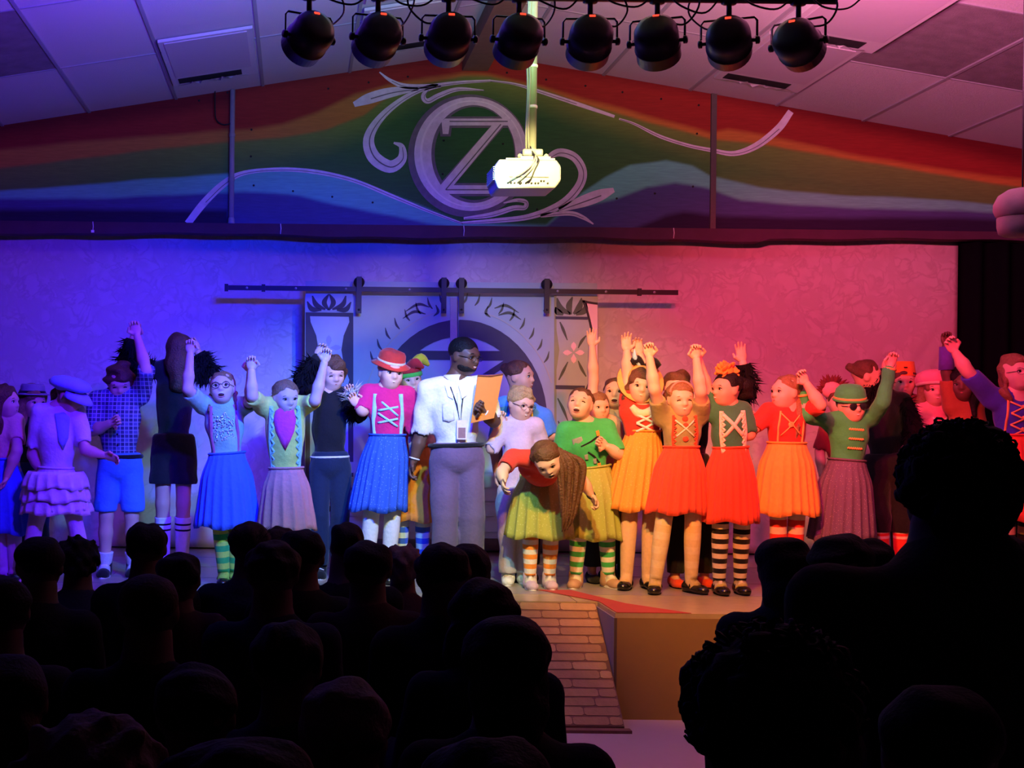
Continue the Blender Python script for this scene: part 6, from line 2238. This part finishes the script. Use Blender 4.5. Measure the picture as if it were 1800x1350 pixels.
def viewer(px, top, D, style, hcol, label, hh=.218, k=1.0, cloth=0, standing=False, wide=1.2, yaw=0, glasses=False, shw=.185, lean=0.0):
    t = V3(P(px, top, D))
    look = (180 + yaw, -4, lean)
    fr = hframe(look)
    hc = t - V3((0, 0, (.57 if style not in ('crop', 'bald') else .53) * hh))
    sh_z = hc[2] - (.245 * k + .005 if not standing else .235)
    x, y = hc[0], D
    root = empty('person', (x, y, 0), label, 'person', 'audience members seen from behind')
    S = [V3((x + s_ * shw * k, y - .03, sh_z)) for s_ in (-1, 1)]
    nk = V3((x, y - .03, sh_z + .045 * k))
    if standing:
        pel = V3((x, y, .95))
    else:
        pel = V3((x, y - .06, max(.50, sh_z - .56)))
    up = unit(nk - pel)
    A = (V3((1, 0, 0)), V3((0, 1, 0)), V3((0, 0, 1)))
    tl = np.linalg.norm(nk - pel)
    def body(f, g):
        f.ell(pel, A, (.17 * k + g, .12 * k + g, .14 * k + g), .06)
        f.ell(pel + (nk - pel) * .42, A, (.155 * k + g, .11 * k + g, tl * .36), .06)
        f.ell(pel + (nk - pel) * .72, A, (.175 * k + g, .115 * k + g, tl * .30), .06)
        f.cone(S[0], S[1], .058 * k + g, .058 * k + g, .05)
        f.cone(nk - V3((0, 0, .02)), nk - V3((0, 0, .05)), .10 * k + g, .12 * k + g, .05)
        for i, s_ in enumerate((-1, 1)):
            if standing:
                el = S[i] + V3((s_ * .05, .02, -.30))
                ha = el + V3((-s_ * .02, .12, -.22))
            else:
                el = S[i] + V3((s_ * .05, .04, -.27 * k))
                ha = V3((x + s_ * .10, y + .24, pel[2] + .12))
            f.cone(S[i], el, .055 * k + g, .045 * k + g, .03)
            f.cone(el, ha, .044 * k + g, .03 * k + g, .02)
            if g == 0:
                hands.append((el, ha))
    hands = []
    bf = Field(.028)
    body(bf, 0)
    legs = []
    for s_ in (-1, 1):
        if standing:
            hp_ = pel + V3((s_ * .09, 0, -.05)); kn = V3((x + s_ * .10, y + .02, .50)); an = V3((x + s_ * .10, y, .09))
        else:
            hp_ = pel + V3((s_ * .09, .02, -.02)); kn = V3((x + s_ * .11, y + .36 * k, pel[2] - .01)); an = V3((x + s_ * .11, y + .38 * k, .09))
        legs.append((hp_, kn, an))
        bf.cone(hp_, kn, .085 * k, .062 * k, .04)
        bf.cone(kn, an, .06 * k, .04 * k, .03)
        bf.cone(an - V3((0, 0, .04)), an + V3((0, .13, -.055)), .04, .03, .02)
    bf.cone(nk - V3((0, 0, .03)), hc - fr[2] * .3 * hh, .085 * k, .075 * k, .03)
    V_, Q_ = bf.mesh()
    mb = MB()
    mb.V = [tuple(v) for v in V_]
    mb.F = [tuple(int(a) for a in q) for q in Q_]
    mb.M = [0] * len(Q_)
    v, q = head_field(hc, fr, hh, nk, h=.013, wide=wide).mesh()
    mb.add(v, q)
    for i, (el, ha) in enumerate(hands):
        hf = Field(.0095)
        hand_prims(hf, ha, unit(ha - el), V3((0, 0, -1)), .95 * k, .4, (1, -1)[i])
        v, q = hf.mesh()
        mb.add(v, q)
    mb.build('body', A_skin, root)
    m_ = A_cloth[cloth % 4]
    tf = Field(.022)
    body(tf, .013)
    tf.clip(pel - V3((0, 0, .10)), V3((0, 0, -1)))
    tf.disp = noise_fn(25, .005, int(px))
    v, q = tf.mesh()
    mk('shirt', v, q, m_, root)
    pf = Field(.028)
    for hp_, kn, an in legs:
        pf.cone(hp_, kn, .095 * k, .075 * k, .04)
        pf.cone(kn, an, .074 * k, .055 * k, .03)
    pf.ell(pel, A, (.18 * k, .13 * k, .14 * k), .05)
    v, q = pf.mesh()
    mk('trousers', v, q, A_cloth[(cloth + 1) % 2], root)
    for hp_, kn, an in legs:
        sf = Field(.017)
        b0 = V3((an[0], an[1], 0))
        sf.cone(b0 + V3((0, -.04, .04)), b0 + V3((0, .14, .035)), .045, .038, .02)
        sf.cone(b0 + V3((0, 0, .05)), b0 + V3((0, 0, .09)), .05, .05, .02)
        sf.clip(b0 + V3((0, 0, .002)), V3((0, 0, -1)))
        v, q = sf.mesh()
        mk('shoe', v, q, A_cloth[0], root)
    hm = A_hair[hcol]
    if style in ('spiky',):
        f = hair_field(hc, fr, hh, 'short', nk, int(px), h=.011, wide=wide)
        v, q = f.mesh()
        mk('hair', v, q, hm, root)
        c0_ = hc + fr[2] * .15 * hh - fr[1] * .07 * hh
        mbf = tufts([c0_ - V3((0, 0, .03)), c0_ + V3((0, 0, .03))], [.085, .07], 260, .055, int(px), -.9)
        mbf.build('hair_spikes', hm, root, smooth=False)
    elif style == 'bald':
        f = hair_field(hc, fr, hh, 'crop', nk, int(px), h=.011, wide=wide)
        v, q = f.mesh()
        mk('hair', v, q, hm, root)
    else:
        f = hair_field(hc, fr, hh, style, nk, int(px), h=.011, wide=wide)
        v, q = f.mesh()
        mk('hair', v, q, hm, root)
    if style == 'curly' and hh > .235:
        r = np.random.default_rng(int(px))
        mbc = MB()
        for _ in range(420):
            d = r.normal(size=3); d /= np.linalg.norm(d)
            if d[1] > .6 or d[2] < -.55:
                continue
            c_ = hc + (fr[0] * d[0] * .47 * wide - fr[1] * (.08 + d[1] * -.0) + fr[2] * (.16 + d[2] * .46)) * hh + fr[1] * d[1] * .45 * hh
            u = r.normal(size=3); u /= np.linalg.norm(u)
            w_ = np.cross(u, d); w_ /= max(np.linalg.norm(w_), 1e-6)
            rr_ = r.uniform(.008, .014)
            a0 = r.uniform(0, 6)
            pts = [c_ + d * (.002 + .0014 * t_) + (u * math.cos(a0 + t_) + w_ * math.sin(a0 + t_)) * rr_ for t_ in np.linspace(0, 7.5, 11)]
            v, q = tube([Vector(p) for p in pts], .0032, 4)
            mbc.add(v, q)
        tag(mbc.build('hair_curls', hm, root), kind='stuff')
    if glasses:
        L = lambda a, b, c: Vector(hc + (fr[0] * a + fr[1] * b + fr[2] * c) * hh)
        for s_ in (-1, 1):
            mk('glasses_arm', *tube([L(s_ * .28, .45, 0), L(s_ * .42, .2, 0), L(s_ * .43, -.1, 0)], .004, 6), M_frame, root)
    return root


LV = [
    (70, 943, 5.5, 'short', 'black', 'seated viewer with broad short-haired head below the cap girl', dict(cloth=0)),
    (138, 948, 7.1, 'curly', 'black', 'seated viewer with frizzy hair just right of the broad-headed viewer', dict(cloth=1, hh=.21, shw=.17)),
    (258, 918, 6.4, 'short', 'black', 'seated viewer whose short-haired head covers the plaid boy shoes', dict(cloth=0)),
    (314, 970, 5.4, 'short', 'black', 'small seated viewer under the striped white socks', dict(hh=.2, k=.8, cloth=2)),
    (262, 1008, 4.1, 'bald', 'brown', 'bald seated viewer with a faint rim of light on the crown', dict(cloth=0, wide=1.15)),
    (440, 916, 6.5, 'spiky', 'brown', 'seated viewer with spiky tousled hair below the yellow-shirt girl', dict(cloth=1)),
    (490, 926, 7.3, 'short', 'brown', 'seated viewer partly hidden behind the spiky-haired viewer', dict(cloth=2, k=.9)),
    (480, 950, 5.0, 'short', 'brown', 'seated round-headed viewer under the rosy brown skirt', dict(cloth=1)),
    (531, 929, 5.8, 'short', 'black', 'seated viewer with smooth dark hair below the black-clad boy', dict(cloth=0, k=.95)),
    (610, 917, 6.6, 'short', 'black', 'seated broad-shouldered viewer under the hem of the blue dotted skirt', dict(cloth=0, k=1.1, wide=.98)),
    (647, 949, 5.6, 'short', 'black', 'seated viewer with glasses pushed up below the red-hat girl', dict(cloth=2)),
    (708, 962, 7.2, 'curly', 'grey', 'seated viewer with greying fluffy hair below the jester-hat child', dict(cloth=2, hh=.2, k=.9)),
    (778, 954, 4.9, 'short', 'black', 'seated viewer with large dark head below the man in white', dict(cloth=0, wide=1.18)),
    (822, 956, 5.7, 'short', 'black', 'seated viewer tucked behind the large dark head', dict(cloth=3)),
    (850, 1018, 4.1, 'long', 'black', 'seated viewer with smooth bobbed hair next to the ramp', dict(cloth=1, hh=.2, k=.92)),
    (890, 1078, 3.3, 'back_long', 'black', 'seated viewer with very long straight hair beside the ramp foot', dict(cloth=0, hh=.22, k=1.05)),
    (505, 1090, 3.9, 'short', 'black', 'seated viewer in the middle of the dark crowd, rounded head', dict(cloth=1, hh=.24, wide=1.12)),
    (605, 1190, 2.7, 'short', 'grey', 'seated viewer with a pale rim along thinning hair', dict(cloth=3, wide=1.05)),
    (165, 1262, 2.35, 'curly', 'grey', 'close seated viewer with frizzy hair at the bottom left', dict(cloth=2, hh=.233)),
    (4, 1012, 4.6, 'short', 'black', 'seated viewer cut off by the left edge', dict(cloth=3)),
    (1376, 941, 5.2, 'back_long', 'black', 'seated woman with long dark hair under the amber skirt', dict(cloth=1)),
    (1478, 939, 4.5, 'short', 'black', 'seated viewer in glasses below the purple dotted skirt', dict(cloth=0, glasses=True, yaw=-25)),
    (1527, 946, 5.7, 'short', 'black', 'seated viewer right behind the viewer in glasses', dict(cloth=3, k=.9)),
    (1757, 938, 5.3, 'short', 'black', 'seated viewer at the right, beside the standing curly head', dict(cloth=0)),
    (1682, 758, 2.95, 'curly', 'black', 'standing viewer with big curly hair blocking the stage', dict(cloth=3, standing=True, hh=.25, k=1.3, wide=1.08, shw=.22)),
    (1352, 1120, 2.0, 'curly', 'black', 'nearest viewer, a huge dark bushy head at the bottom', dict(cloth=0, hh=.245, k=1.0, wide=1.1)),
    (20, 1150, 3.5, 'back_long', 'brown', 'long-haired viewer low at the left edge', dict(cloth=0)),
    (345, 1170, 3.3, 'short', 'black', 'seated viewer below the bald head in the dark', dict(cloth=1)),
    (425, 1290, 1.65, 'long', 'black', 'close long-haired viewer at the bottom middle left', dict(cloth=1)),
    (860, 1290, 2.05, 'short', 'black', 'close viewer at the bottom left of the ramp foot', dict(cloth=0)),
    (1568, 1035, 3.75, 'short', 'black', 'seated viewer in front of the standing curly head', dict(cloth=0)),
    (1650, 1200, 2.35, 'short', 'black', 'close viewer low in front of the striped standing back', dict(cloth=3)),
]
for (px, top_, D_, st_, hc_, lb, kw) in LV:
    viewer(px, top_, D_, st_, hc_, lb, **kw)
